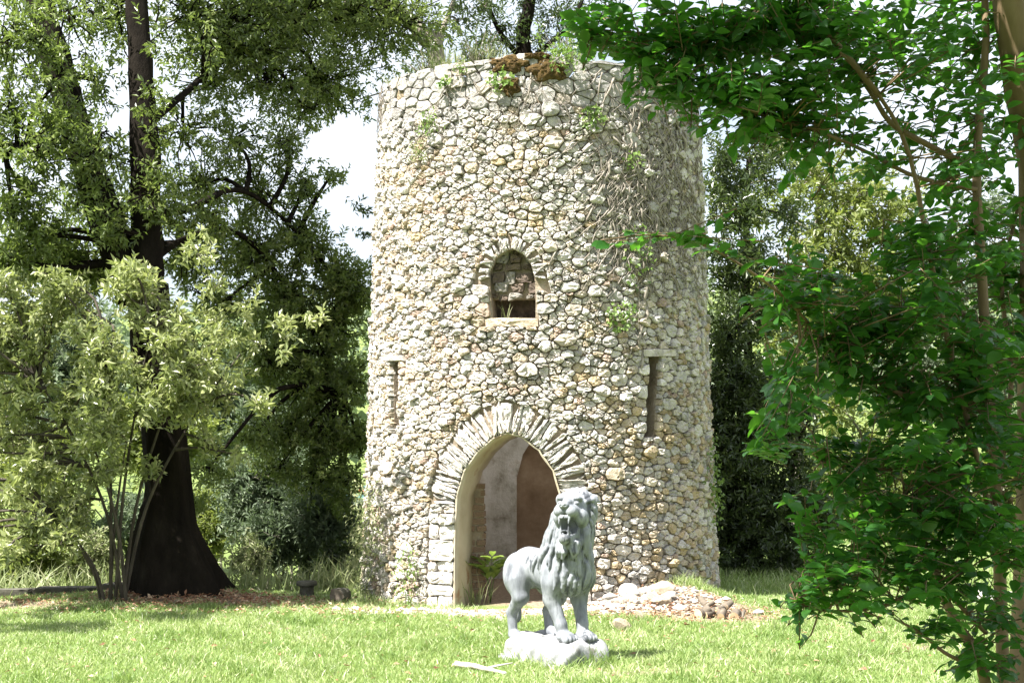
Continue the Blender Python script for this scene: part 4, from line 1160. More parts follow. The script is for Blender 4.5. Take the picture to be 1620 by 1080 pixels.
slope_bush(415, 790, 22.5, 75, "pale grey green bush on the slope right of the oak trunk", M['grey_leaf'], dens=110)
slope_bush(460, 690, 26.0, 75, "tall grey green tree on the slope behind the hanging boughs", M['grey_leaf'], dens=90, nm="slope_tree", cat="tree", L=0.11)
slope_bush(390, 885, 19.2, 45, "yellow green weedy bush with pale bare twigs beside the oak trunk", M['weed_leaf'], dens=90, L=0.07, W=0.02, twigs=1.0)
slope_bush(545, 880, 19.6, 35, "dark low bush against the left foot of the tower", M['dark_leaf'], dens=140)
slope_bush(40, 880, 18.6, 75, "bright yellow green bush behind the low wall at its far end", M['lit_leaf'], dens=90, L=0.07, W=0.03, twigs=0.9)
slope_bush(150, 890, 19.2, 60, "yellow green bush with white twigs behind the low wall by the oak", M['weed_leaf'], dens=80, L=0.07, W=0.025, twigs=1.0)
slope_bush(60, 760, 24.0, 90, "light green tree in the valley behind the yellow green bushes", M['lit_leaf'], dens=60, nm="slope_tree", cat="tree")
slope_bush(200, 840, 25.0, 80, "soft green bush in the valley seen left of the oak trunk", M['grey_leaf'], dens=70)
slope_bush(350, 640, 34.0, 90, "distant grey green tree seen through the oak boughs", M['grey_leaf'], dens=60, nm="slope_tree", cat="tree", L=0.16, W=0.06)
slope_bush(330, 830, 27.0, 60, "light green bush in the valley just right of the oak trunk", M['lit_leaf'], dens=70)
slope_bush(130, 600, 36.0, 110, "distant light green tree behind the sunlit shrub", M['grey_leaf'], dens=60, nm="slope_tree", cat="tree", L=0.16, W=0.06)

slope_bush(280, 900, 21.0, 60, "low pale green bush tucked behind the oak trunk", M['lit_leaf'], dens=60)
slope_bush(430, 860, 20.2, 60, "silvery green bush left of the stone pedestal", M['grey_leaf'], dens=80)
slope_bush(10, 690, 28.0, 110, "large light green tree at the far end of the low wall", M['grey_leaf'], dens=50, nm="slope_tree", cat="tree", L=0.12, W=0.05)
slope_bush(250, 700, 30.0, 100, "mid green tree in the valley directly behind the oak", M['lit_leaf'], dens=45, nm="slope_tree", cat="tree", L=0.12, W=0.05)
slope_bush(440, 600, 42.0, 90, "faraway green tree above the tall grey green one", M['grey_leaf'], dens=45, nm="slope_tree", cat="tree", L=0.18, W=0.08)
slope_bush(560, 860, 24.0, 50, "yellowish bush beyond the low bush by the tower", M['weed_leaf'], dens=60)
# far woods on the hillside: one mass
n = 26000
wx = rng.uniform(-170, 170, n); wy = rng.uniform(75, 330, n); keep = np.abs(wx) < wy * 0.55; wx, wy = wx[keep], wy[keep]; n = len(wx)
cxk = np.round(wx / 5) * 5 + 1.5 * np.sin(wy * 3); d = unit(rng.normal(size=(n, 3))); d[:, 2] = np.abs(d[:, 2])
rr = rng.uniform(2.0, 4.0, n)
gxk, gyk = np.round(wx / 6.5) * 6.5 + 1.2 * np.sin(np.round(wy / 6.5) * 9), np.round(wy / 6.5) * 6.5
base = np.stack([gxk, gyk, gz(gxk, gyk) + 2.5], -1) + d * rr[:, None]
V, F = leaves4(base, rng.normal(size=(n, 3)), d + rng.normal(0, .5, (n, 3)), rng.uniform(0.8, 1.6, n), rng.uniform(0.6, 1.2, n))
fw_ = link("far_woods", np_mesh("far_woods", V, F, False, {"tint": np.repeat(np.clip(rng.normal(.45, .2, n), 0, 1), 4)}), M['grey_leaf'])
tag(fw_, "grey green wood covering the far hillside", "woods", kind="stuff")

# ------------------------------------------------------------------ the crape myrtle in the foreground on the right
myr = empty("crape_myrtle", (1.98, 5.9, float(gz(1.98, 5.9))))
tag(myr, "leafy dark green crape myrtle with smooth tan stems overhanging the lawn", "tree")
B0 = np.array([1.98, 5.9, 0.0])
def stem(pts, r0, r1, nm="stem"):
    P = smooth_path(pts, 22); V, F = tube(P, np.linspace(r0, r1, 22), 9, wob=0.03, seed=int(abs(P[3][0]) * 1000) % 99)
    link(nm, np_mesh(nm, V, F, True), M['tan_bark'], myr); return P
skel = []
skel.append(stem([B0, pix(1585, 1000, 5.9), pix(1578, 820, 5.85), pix(1566, 640, 5.8), pix(1553, 430, 5.8), pix(1545, 250, 5.9), pix(1560, 60, 6.0), pix(1550, -120, 6.0)], 0.028, 0.014))
skel.append(stem([B0 + [.1, .15, 0], pix(1640, 700, 6.2), pix(1640, 300, 6.1), pix(1612, 120, 6.0), pix(1590, -40, 5.9), pix(1560, -220, 5.8)], 0.085, 0.06))
skel.append(stem([B0 + [-.05, -.1, 0], pix(1560, 1080, 5.7), pix(1510, 980, 5.6), pix(1478, 900, 5.6), pix(1455, 830, 5.55), pix(1470, 740, 5.6)], 0.026, 0.010))
skel.append(stem([pix(1578, 860, 5.85), pix(1540, 700, 5.75), pix(1500, 540, 5.7), pix(1470, 400, 5.7), pix(1440, 250, 5.7), pix(1390, 150, 5.65), pix(1300, 60, 5.6), pix(1200, 20, 5.5)], 0.013, 0.006))
skel.append(stem([pix(1590, 900, 5.9), pix(1560, 860, 5.8), pix(1500, 820, 5.6), pix(1430, 790, 5.5)], 0.014, 0.006, "branch"))
skel.append(stem([pix(1572, 720, 5.82), pix(1500, 660, 5.7), pix(1400, 610, 5.6), pix(1320, 560, 5.5), pix(1270, 520, 5.45), pix(1225, 450, 5.4)], 0.013, 0.004, "branch"))
skel.append(stem([pix(1600, 540, 6.0), pix(1540, 505, 5.9), pix(1480, 490, 5.8), pix(1400, 508, 5.7), pix(1340, 545, 5.6)], 0.011, 0.005, "branch"))
skel.append(stem([pix(1600, 790, 5.9), pix(1540, 752, 5.8), pix(1470, 738, 5.7), pix(1380, 742, 5.6), pix(1300, 730, 5.5)], 0.012, 0.005, "branch"))
skel.append(stem([pix(1545, 300, 5.85), pix(1450, 280, 5.8), pix(1370, 240, 5.7), pix(1300, 210, 5.6), pix(1200, 180, 5.5), pix(1080, 130, 5.4)], 0.010, 0.004, "branch"))
skel.append(stem([pix(1548, 270, 5.9), pix(1460, 225, 5.9), pix(1410, 195, 5.85), pix(1380, 150, 5.8), pix(1330, 70, 5.8), pix(1300, -20, 5.8)], 0.014, 0.008, "branch"))
skel.append(stem([pix(1390, 150, 5.65), pix(1300, 50, 5.6), pix(1200, 30, 5.5), pix(1100, 70, 5.4), pix(1000, 80, 5.3), pix(920, 40, 5.2)], 0.013, 0.004, "branch"))
skel.append(stem([pix(1560, 1060, 5.7), pix(1500, 1035, 5.5), pix(1455, 1000, 5.4), pix(1415, 978, 5.35)], 0.009, 0.004, "branch"))
skel.append(stem([pix(1560, 1000, 5.8), pix(1480, 930, 5.5), pix(1390, 960, 5.3), pix(1300, 965, 5.2), pix(1250, 945, 5.15)], 0.010, 0.003, "branch"))
skel.append(stem([pix(1320, 560, 5.5), pix(1240, 470, 5.1), pix(1130, 395, 4.9), pix(1040, 372, 4.8), pix(950, 380, 4.75)], 0.006, 0.002, "branch"))
skel.append(stem([pix(1575, 800, 5.85), pix(1600, 600, 6.1), pix(1585, 450, 6.2), pix(1610, 330, 6.3)], 0.012, 0.008))
SK = np.concatenate(skel)

def leaf_shape():
    """one pointed oval leaf, 1 long along x, folded a little along the midrib"""
    xs = np.array([0, 0.06, 0.28, 0.55, 0.80, 1.0]); w = np.array([0, 0.03, 0.23, 0.27, 0.17, 0]); zc = np.array([0, 0, 0.03, 0.035, 0.0, -0.06])
    mid = np.stack([xs, 0 * xs, zc], -1); le = np.stack([xs, w, zc + w * 0.30], -1); ri = np.stack([xs, -w, zc + w * 0.30], -1)
    V = np.concatenate([mid, le[1:5], ri[1:5]])          # 0-5 mid, 6-9 left, 10-13 right
    F4, F3 = [], []
    for k in range(1, 4):
        F4.append([k, k + 1, 6 + k, 5 + k]); F4.append([k + 1, k, 9 + k, 10 + k])
    F3 += [[0, 1, 6], [1, 0, 10], [4, 5, 9], [5, 4, 13]]
    return V, np.array(F4), np.array(F3)
LFV, LF4, LF3 = leaf_shape()

mc = [(950, 40, 5.2, 60), (1010, 110, 5.3, 50), (1050, 40, 5.4, 80), (1060, 140, 5.3, 40), (1130, 90, 5.5, 90), (1120, 175, 5.3, 38), (1180, 200, 5.4, 40), (1220, 50, 5.6, 100), (1230, 160, 5.5, 70), (1330, 70, 5.8, 100), (1320, 205, 5.8, 60), (1430, 50, 6.0, 100), (1440, 170, 6.0, 60), (1540, 70, 6.2, 90), (1570, 200, 6.2, 70), (1490, 290, 6.0, 60), (1595, 310, 6.2, 60), (1380, 270, 5.8, 40), (1260, 260, 5.6, 30),
      (1260, 450, 5.3, 45), (1210, 495, 5.2, 45), (1330, 460, 5.5, 65), (1420, 420, 5.7, 60), (1500, 400, 6.0, 60), (1590, 440, 6.2, 60), (1300, 530, 5.5, 55), (1390, 530, 5.6, 75), (1490, 530, 5.8, 75), (1590, 550, 6.0, 60), (1240, 610, 5.3, 40), (1330, 610, 5.5, 55), (1430, 630, 5.6, 75), (1540, 640, 5.8, 70), (1225, 665, 5.2, 40), (1310, 690, 5.4, 40), (1400, 730, 5.5, 60), (1500, 745, 5.7, 75), (1600, 730, 6.0, 60),
      (1340, 800, 5.2, 55), (1410, 845, 5.3, 75), (1500, 850, 5.5, 75), (1590, 850, 5.7, 60), (1300, 875, 5.1, 45), (1350, 915, 5.1, 50), (1430, 910, 5.2, 50), (1530, 920, 5.4, 45), (1600, 960, 5.6, 40), (1275, 935, 5.1, 28), (1600, 1040, 5.5, 40), (1485, 990, 5.3, 25), (1545, 1065, 5.4, 35), (1270, 800, 5.1, 30), (1200, 690, 5.1, 22), (1480, 60, 5.2, 50), (1570, 130, 5.3, 40), (1520, 260, 5.3, 40), (1450, 370, 5.3, 40), (1550, 400, 5.4, 45), (1560, 560, 5.3, 45), (1470, 480, 5.2, 40), (1580, 700, 5.3, 50), (1560, 810, 5.2, 50), (1460, 690, 5.1, 45), (1350, 30, 5.2, 60), (1280, 120, 5.2, 50), (1180, 130, 5.1, 45)]
tipsM, dirsM = [], []
for px, py, Y, r in mc:
    c = pix(px, py, Y); R = r / FPX * Y
    n = max(7, int(16.0 * (r / 50) ** 2 * (0.62 if px > 1280 and py < 350 else 1.0)))
    d = unit(rng.normal(size=(n, 3))); q = rng.uniform(0, 1, n) ** 0.5
    p = c + d * q[:, None] * np.array([R, 0.34, R])
    tipsM.append(p)
    k = np.argmin(np.linalg.norm(SK[None] - p[:, None], axis=2), 1)
    out = p - SK[k]
    dirsM.append(unit(unit(out) * 0.8 + np.array([-0.45, -0.35, -0.12]) + rng.normal(0, 0.35, (n, 3))))
n_view = sum(len(t) for t in tipsM)
# twig of the low spray in front of the tower, and unseen crown clumps added above the frame to shade the leaves below
for t in np.linspace(0.15, 1.0, 9):
    p = skel[13][int(t * 21)]; tipsM.append(p[None] + rng.normal(0, .015, (1, 3))); dirsM.append(unit(np.array([[-1.0, -0.2, 0.05 * rng.normal()]]) + rng.normal(0, .25, (1, 3))))
for X, Y, Z, rx, rz, n in [(0.9, 4.2, 4.3, 1.3, .5, 340), (2.1, 4.6, 4.4, 1.2, .6, 260), (0.6, 5.2, 4.4, 1.1, .5, 320), (1.9, 6.2, 4.6, 1.3, .6, 220), (1.4, 3.4, 4.0, 1.0, .5, 230), (2.6, 4.4, 3.2, .7, .8, 90), (0.3, 3.4, 4.1, .9, .4, 190), (1.5, 3.1, 3.3, .6, .35, 150), (-0.3, 4.2, 4.6, 1.0, .4, 190), (-0.2, 3.2, 3.9, .8, .35, 200), (0.6, 2.6, 3.4, .7, .35, 180)]:
    d = unit(rng.normal(size=(n, 3))) * rng.uniform(0, 1, n)[:, None] ** 0.4
    p = np.array([X, Y, Z]) + d * np.array([rx, rx * .8, rz])
    # only what stays above the field of view
    el = np.arctan2(p[:, 2] - EYE, np.maximum(p[:, 1], .1)); p = p[(el > math.radians(18.5)) | (np.abs(p[:, 0]) > 0.40 * p[:, 1])]
    tipsM.append(p); dirsM.append(unit(rng.normal(0, .5, (len(p), 3)) + np.array([-.4, -.4, -.05])))
tipsM = np.concatenate(tipsM); dirsM = np.concatenate(dirsM)
nt = len(tipsM); mL = 11
sl_ = rng.uniform(0.17, 0.30, nt)
a_, b_ = basis(dirsM)                                    # a_ is horizontal: leaves stand out sideways in flat sprays
i = np.repeat(np.arange(nt), mL); j = np.tile(np.arange(mL), nt)
t = (j + 0.4) / mL
sidev = np.where((j % 2 == 0)[:, None], a_[i], -a_[i])
last = (j == mL - 1)[:, None]
axisL = unit(np.where(last, dirsM[i], dirsM[i] * 0.55 + sidev * 0.85) + rng.normal(0, 0.22, (nt * mL, 3)) + np.array([0, 0, -0.12]))
baseL = tipsM[i] - dirsM[i] * (sl_[i] * (1 - t))[:, None] + np.array([0, 0, -0.012]) * np.sin(t * 3)[:, None]
upL = np.array([0, 0, 1.0]) + rng.normal(0, 0.38, (nt * mL, 3)); upL = unit(upL - axisL * np.sum(upL * axisL, 1, keepdims=True))
sideL = np.cross(upL, axisL)
lenL = rng.uniform(0.042, 0.074, nt * mL) * (0.75 + 0.4 * np.sin(t * 2.6)); widL = lenL * rng.uniform(0.9, 1.15, nt * mL)
tintL = np.clip(rng.beta(2, 2.5, nt * mL) + rng.normal(0, .08, nt)[i], 0, 1) * 0.9 + (rng.random(nt * mL) < 0.02) * 0.1
# the 300 leaves that show largest are single leaves
ctr = baseL + axisL * lenL[:, None] * 0.5
rel = ctr - np.array([0, 0, EYE]); dist = np.linalg.norm(rel, axis=1)
facing = np.abs(np.sum(upL * rel, 1)) / dist
xs_ = rel[:, 0] / rel[:, 1] * FPX + 810; el_ = np.arctan2(rel[:, 2], rel[:, 1]) - PITCH; ys_ = 540 - np.tan(el_) * FPX
inview = (xs_ > 0) & (xs_ < 1610) & (ys_ > 5) & (ys_ < 1075)
score = np.where(inview, lenL * widL * (facing + 0.1) / dist ** 2, 0)
big = np.zeros(nt * mL, bool); big[np.argsort(-score)[:300]] = True
shapes = []
for k in range(8):
    tv = 0.08 + 0.11 * k
    shapes.append(np_mesh("leaf", LFV, [LF4, LF3], True, {"tint": np.full(len(LFV), tv)})); shapes[-1].materials.append(M['myrtle_leaf'])
inv = Matrix.Translation(myr.location).inverted()
for q in np.where(big)[0]:
    me = shapes[min(7, max(0, int(round((tintL[q] - 0.08) / 0.11))))]
    o = bpy.data.objects.new("leaf", me); COL.objects.link(o); o.parent = myr; o.matrix_parent_inverse = inv
    R = Matrix((axisL[q] * lenL[q], sideL[q] * widL[q], upL[q] * lenL[q])).transposed().to_4x4(); R.translation = Vector(baseL[q])
    o.matrix_basis = R
rem = np.where(~big)[0]
Vr = (baseL[rem][:, None] + LFV[None, :, 0:1] * (axisL[rem] * lenL[rem][:, None])[:, None] + LFV[None, :, 1:2] * (sideL[rem] * widL[rem][:, None])[:, None] + LFV[None, :, 2:3] * (upL[rem] * lenL[rem][:, None])[:, None])
off_ = np.arange(len(rem))[:, None, None] * len(LFV)
fo = link("foliage", np_mesh("foliage", Vr.reshape(-1, 3), [(LF4[None] + off_).reshape(-1, 4), (LF3[None] + off_).reshape(-1, 3)], True, {"tint": np.repeat(tintL[rem], len(LFV))}), M['myrtle_leaf'], myr)
tag(fo, kind="stuff")
tw = Buf()
for q in range(nt):
    p, d = tipsM[q], dirsM[q]; a = p - d * sl_[q]
    k = int(np.argmin(np.linalg.norm(SK - a, axis=1)))
    inv_ = q < n_view
    if inv_ and rng.random() < 0.55 and np.linalg.norm(SK[k] - a) < 0.6:
        pts = [SK[k], (SK[k] + a) / 2 + rng.normal(0, .02, 3), a, p]; rr_ = [0.0035, 0.003, 0.0025, 0.0012]
    else: pts = [a, (a + p) / 2, p]; rr_ = [0.0025, 0.002, 0.0012]
    V, F = tube(pts, rr_, 4, cap=False); tw.add(V, F)
o = link("twigs", tw.mesh("twigs", True), M['tan_bark'], myr); tag(o, kind="stuff")
print("myrtle leaves", nt * mL)
# ------------------------------------------------------------------ things on and round the tower
WALL_H = 0.042
def wall_vine(u, v, length, r0, lean=0.0, drop=1.0):
    """a dry stem creeping over the wall face"""
    n = max(6, int(length / 0.07)); uu, vv, d = u, v, lean
    P = []
    for k in range(n):
        P.append(surf(uu, vv, WALL_H + 0.02 * math.sin(k * 1.7 + u * 9) + rng.normal(0, .006)))
        d += rng.normal(0, 0.35); d *= 0.85
        uu += 0.07 * math.sin(d + lean); vv -= 0.07 * math.cos(d) * drop
        if vv < 0.1 or vv > 5.82: break
    if len(P) < 4: return None
    return np.array(P)

def vine_thing(px, py, length, strands, r0, label, group, lean=0.0, spread=0.25):
    u, v = on_wall(px, py)
    p0 = surf(u, v, 0.05)
    root = empty("dry_vine", p0); tag(root, label, "vine", group)
    main = wall_vine(u, v, length, r0, lean)
    if main is not None:
        V, F = tube(smooth_path(main, len(main) * 2), np.linspace(r0, r0 * 0.45, len(main) * 2), 6, wob=0.12, seed=int(px))
        link("stem", np_mesh("stem", V, F, True), M['dry_stem'], root)
    side = Buf()
    for _ in range(strands):
        P = wall_vine(u + rng.normal(0, spread), v - rng.uniform(0, length * 0.7), rng.uniform(0.25, 0.8), r0, lean + rng.normal(0, 0.5))
        if P is None: continue
        V, F = tube(P, np.linspace(r0 * 0.5, r0 * 0.2, len(P)), 4, cap=False); side.add(V, F)
    if side.n:
        o = link("tendrils", side.mesh("tendrils", True), M['dry_stem'], root); tag(o, kind="stuff")
    return root
vt = empty("dry_vine", surf(*on_wall(1040, 200), 0.05)); tag(vt, "tangle of dry bare vine stems covering the upper right of the tower", "vine")
side = Buf()
for k in range(34):
    u, v = on_wall(rng.uniform(950, 1100), rng.uniform(115, 330)); r0 = rng.uniform(0.009, 0.019); ln = rng.uniform(0.7, 1.6); lean = rng.normal(0, .3)
    main = wall_vine(u, v, ln, r0, lean)
    if main is None: continue
    V, F = tube(smooth_path(main, len(main) * 2), np.linspace(r0, r0 * 0.45, len(main) * 2), 6, wob=0.12, seed=k)
    link("stem", np_mesh("stem", V, F, True), M['dry_stem'], vt)
    for _ in range(14):
        P = wall_vine(u + rng.normal(0, .16), v - rng.uniform(-.1, ln * 0.8), rng.uniform(0.25, 0.8), r0, lean + rng.normal(0, 0.5))
        if P is not None: side.add(*tube(P, np.linspace(r0 * 0.5, r0 * 0.22, len(P)), 4, cap=False))
tag(link("tendrils", side.mesh("tendrils", True), M['dry_stem'], vt), kind="stuff")
vine_thing(1024, 430, 1.3, 3, 0.028, "thick twisted dry vine hanging down over the right slit window", None, spread=0.1)
vine_thing(995, 330, 0.8, 4, 0.014, "wavy dry vine above the ivy patch right of the window", None, spread=0.12)
for px, lab in ((612, "matted dry roots hanging over the left end of the tower rim"), (840, "dry vine stems trailing from the brown moss at the rim")):
    vine_thing(px, 118, 0.5, 22, 0.009, lab, None, spread=0.22)

def ivy_patch(name, px, py, rpx, n, label, leaf, L=0.055, W=0.05, squash=1.0, cat="ivy", stand=0.09):
    u, v = on_wall(px, py); r = rpx / FPX * 15.2
    root = empty(name, surf(u, v, 0.05)); tag(root, label, cat)
    a = rng.uniform(0, 2 * pi, n); q = rng.uniform(0, 1, n) ** 0.6
    uu = u + np.cos(a) * q * r + 0.03 * rng.normal(size=n); vv = np.minimum(v + np.sin(a) * q * r * squash, 5.83)
    P = surf(uu, vv, 0.05 + rng.uniform(0, stand, n)); Nn = unit(surf(uu, vv, 1.0) - surf(uu, vv, 0.0))
    V, F = leaves4(P, rng.normal(0, .7, (n, 3)) + np.array([0, 0, -.5]) + Nn * .4, Nn + np.array([0, 0, .6]) + rng.normal(0, .35, (n, 3)), L * rng.uniform(.6, 1.2, n), W * rng.uniform(.6, 1.2, n))
    o = link("leaves", np_mesh("leaves", V, F, False, {"tint": np.repeat(np.clip(rng.beta(2, 2, n), 0, 1), 4)}), leaf, root); tag(o, kind="stuff")
    st = Buf()
    for _ in range(5):
        k = rng.integers(n); Pv = wall_vine(uu[k], vv[k] + r * .5, r * 1.6, .005, rng.normal(0, .5))
        if Pv is not None: st.add(*tube(Pv, 0.004, 4, cap=False))
    if st.n: tag(link("stems", st.mesh("stems", True), M['dry_stem'], root), kind="stuff")
IV, WD = M['ivy_leaf'], M['weed_leaf']
ivy_patch("ivy_patch", 975, 500, 26, 90, "small bright ivy patch on the wall right of the window", IV)
ivy_patch("ivy_patch", 1000, 405, 30, 70, "loose ivy sprays creeping up the wall above the ivy patch", IV, squash=1.8)
ivy_patch("ivy_patch", 935, 190, 20, 70, "light green ivy tuft under the rim in front of the dry vines", IV)
ivy_patch("ivy_patch", 992, 255, 16, 30, "tiny ivy tuft among the dry vine stems", IV)
ivy_patch("fern_tuft", 686, 195, 22, 90, "green fern tuft growing from the upper left wall", IV, W=0.022, cat="fern")
ivy_patch("fern_tuft", 672, 242, 20, 90, "dry straggly fern tuft below the green one on the upper left wall", WD, W=0.018, cat="fern")
ivy_patch("fern_tuft", 735, 108, 10, 40, "little fern at the rim left of the brown moss", IV, W=0.02, cat="fern")
ivy_patch("ivy_patch", 712, 133, 9, 30, "tiny leafy sprig just below the tower rim", IV, cat="plant")
ivy_patch("ivy_patch", 795, 128, 18, 60, "leafy sprigs hanging beside the left edge of the brown moss", IV, cat="plant")
ivy_patch("ivy_patch", 890, 92, 26, 130, "bright leafy weeds growing on the rim over the brown moss", IV, L=0.06, W=0.03, cat="weeds", stand=0.2)
ivy_patch("ivy_patch", 1118, 760, 45, 150, "narrow strip of ivy climbing the shaded right edge of the tower", IV, squash=1.8)
ivy_patch("climbing_weed", 598, 850, 60, 900, "pale straggly climbing weeds at the left foot of the tower", WD, L=0.06, W=0.022, squash=1.7, cat="weeds", stand=0.22)
ivy_patch("climbing_weed", 655, 905, 22, 170, "green weeds climbing the stones left of the door jamb", IV, L=0.05, W=0.02, squash=2.2, cat="weeds", stand=0.12)
def moss(px, py, rx, ry, n, label):
    u, v = on_wall(px, py); a = rng.uniform(0, 2 * pi, n); q = rng.uniform(0, 1, n) ** .5
    uu = u + np.cos(a) * q * rx; vv = v + np.sin(a) * q * ry
    lump = 0.05 + 0.05 * (np.sin(uu * 21) * np.sin(vv * 25) * .5 + .5) * (1 - q * .6)
    b = Buf()
    me_u = np.linspace(-1, 1, 22); A, B = np.meshgrid(me_u, me_u, indexing='ij')
    rr = np.sqrt(A ** 2 + B ** 2)
    H = np.where(rr < 1, 0.06 * np.sqrt(np.maximum(1 - rr ** 2, 0)) + 0.012 * np.sin(A * 17 + 3 * np.sin(B * 9)) * np.cos(B * 15), -0.03) + rng.normal(0, .007, A.shape)
    wob = 1 + 0.18 * np.sin(np.arctan2(B, A) * 5 + px)
    P = surf(u + A * rx * wob, v + B * ry * wob, H + 0.01).reshape(-1, 3)
    i, j = np.meshgrid(np.arange(21), np.arange(21), indexing='ij')
    b.add(P, np.stack([i * 22 + j, (i + 1) * 22 + j, (i + 1) * 22 + j + 1, i * 22 + j + 1], -1).reshape(-1, 4))
    o = link("moss_cushion", b.mesh("moss_cushion", True), M['moss']); tag(o, label, "moss")
moss(805, 103, 0.22, 0.10, 0, "long cushion of brown moss hanging under the rim")
moss(866, 112, 0.24, 0.13, 0, "thick rusty brown moss cushion at the rim beside the bright weeds")
moss(808, 138, 0.12, 0.11, 0, "dark moss patch on the stones below the long moss cushion")
moss(850, 90, 0.16, 0.04, 0, "thin moss cap on top of the rim")

def tuft(name, P0, n, h, spread, mat, label, cat, group=None, w=0.006, lean=0.5):
    root = empty(name, P0); tag(root, label, cat, group)
    a = rng.uniform(0, 2 * pi, n); q = rng.uniform(0, 1, n) ** .5 * spread
    B = np.array(P0) + np.stack([np.cos(a) * q, np.sin(a) * q, 0 * q], -1)
    d = unit(np.stack([np.cos(a) * lean * rng.uniform(.2, 1, n), np.sin(a) * lean * rng.uniform(.2, 1, n), np.ones(n)], -1) + rng.normal(0, .15, (n, 3)))
    V, F, t = blades(B, d, h * rng.uniform(.5, 1.15, n), w * rng.uniform(.7, 1.3, n))
    o = link("blades", np_mesh("blades", V, F, False, {"tint": t}), mat, root); tag(o, kind="stuff")

def blades(B, D, Hh, Wd, tint=None):
    n = len(B); D = unit(D); s = unit(np.cross(D, rng.normal(size=(n, 3)))); g = np.array([0, 0, -1.0])
    mid = B + D * (Hh * .55)[:, None]; hor = D.copy(); hor[:, 2] *= 0.2
    tip = B + D * Hh[:, None] + hor * (Hh * .35)[:, None] + g * (Hh * .12)[:, None]
    w = Wd[:, None]
    V = np.stack([B - s * w * .5, B + s * w * .5, mid + s * w * .42, mid - s * w * .42, tip], 1).reshape(-1, 3)
    o = np.arange(n)[:, None] * 5
    t = np.clip(rng.beta(2, 2.6, n), 0, 1) if tint is None else tint
    return V, [o + np.array([[0, 1, 2, 3]]), o + np.array([[3, 2, 4]])], np.repeat(t, 5)

for px in (618, 640, 655, 668, 684, 700, 714, 728, 741, 752, 768, 785, 905, 922, 940):
    u, v = on_wall(px, 110); p = surf(u, 5.77, -0.06 - rng.uniform(0, .2))
    tuft("weed_tuft", p, 34, rng.uniform(.16, .34), 0.13, M['weed_leaf'], "dry grassy weed tuft standing on the tower rim", "weeds", "weed tufts on the tower rim", w=0.008, lean=0.6)

for px, rp, lab in ((655, 26, "small leafy shrub rooted on the rim at the curved grey trunk"), (745, 22, "low leafy growth on the rim between the weed tufts"), (905, 24, "reddish green shrubby growth on the rim near the myrtle leaves")):
    u, v = on_wall(px, 115); c = surf(u, 5.95, -0.15); root = empty("rim_shrub", surf(u, 5.75, -0.15)); tag(root, lab, "shrub")
    T = c + rng.normal(0, 1, (26, 3)) * np.array([.17, .10, .12]); T[:, 2] = np.maximum(T[:, 2], 5.80)
    V, F, t = sprig_leaves(T, unit(T - (c - [0, 0, .3])), np.full(26, .14), 9, .06, .024)
    tag(link("leaves", np_mesh("leaves", V, F, False, {"tint": t}), M['dark_leaf'] if px < 800 else M['ivy_leaf'], root), kind="stuff")
    b = Buf()
    for p in T: b.add(*tube([surf(u, 5.74, -0.15), (surf(u, 5.8, -.15) + p) / 2 + rng.normal(0, .02, 3), p + [0, 0, .05]], [.006, .004, .002], 4, cap=False))
    tag(link("stems", b.mesh("stems", True), M['dry_stem'], root), kind="stuff")

# leafy weed inside the doorway
lw = empty("leafy_weed", (*pix(776, 950, 15.65)[:2], 0.0)); tag(lw, "green weed with paired leaves growing inside the doorway", "plant")
lp = np.array(lw.location)
big_leaf = np_mesh("leaf", LFV * np.array([0.16, 0.14, 0.16]), [LF4, LF3], True, {"tint": np.full(len(LFV), .75)}); big_leaf.materials.append(M['ivy_leaf'])
for k in range(5):
    a = [-2.6, -0.6, -1.5, 0.3, 2.6][k]; top = lp + np.array([math.cos(a) * .27, math.sin(a) * .22, rng.uniform(.42, .56)])
    P = smooth_path([lp, lp + (top - lp) * np.array([.25, .25, .75]), top], 9)
    V, F = tube(P, np.linspace(.006, .002, 9), 5); link("stalk", np_mesh("stalk", V, F, True), M['ivy_leaf'], lw)
    for q in range(3, 9):
        for sgn in ((-1, 1) if q < 8 else (0,)):
            ax = unit(unit(P[q] - P[q - 1]) * .7 + np.array([-math.sin(a), math.cos(a), 0]) * sgn * .9 + np.array([0, 0, -.05])); upn = unit(np.array([0, 0, 1.0]) - ax * ax[2]); sd = np.cross(upn, ax)
            o = bpy.data.objects.new("leaf", big_leaf); COL.objects.link(o); o.parent = lw; o.matrix_parent_inverse = Matrix.Translation(lw.location).inverted()
            R = Matrix((ax, sd, upn)).transposed().to_4x4(); R.translation = Vector(P[q]); o.matrix_basis = R
tuft("dry_weeds", (*pix(752, 945, 15.55)[:2], 0.0), 50, 0.34, 0.14, M['weed_leaf'], "dry weeds at the foot of the brick pier in the doorway", "weeds", w=0.007)
tuft("dry_weeds", surf(on_wall(800, 503)[0], on_wall(800, 503)[1] + 0.01, -0.05), 9, 0.22, 0.06, M['weed_leaf'], "thin dry stalks standing on the window sill", "weeds", w=0.007, lean=.4)

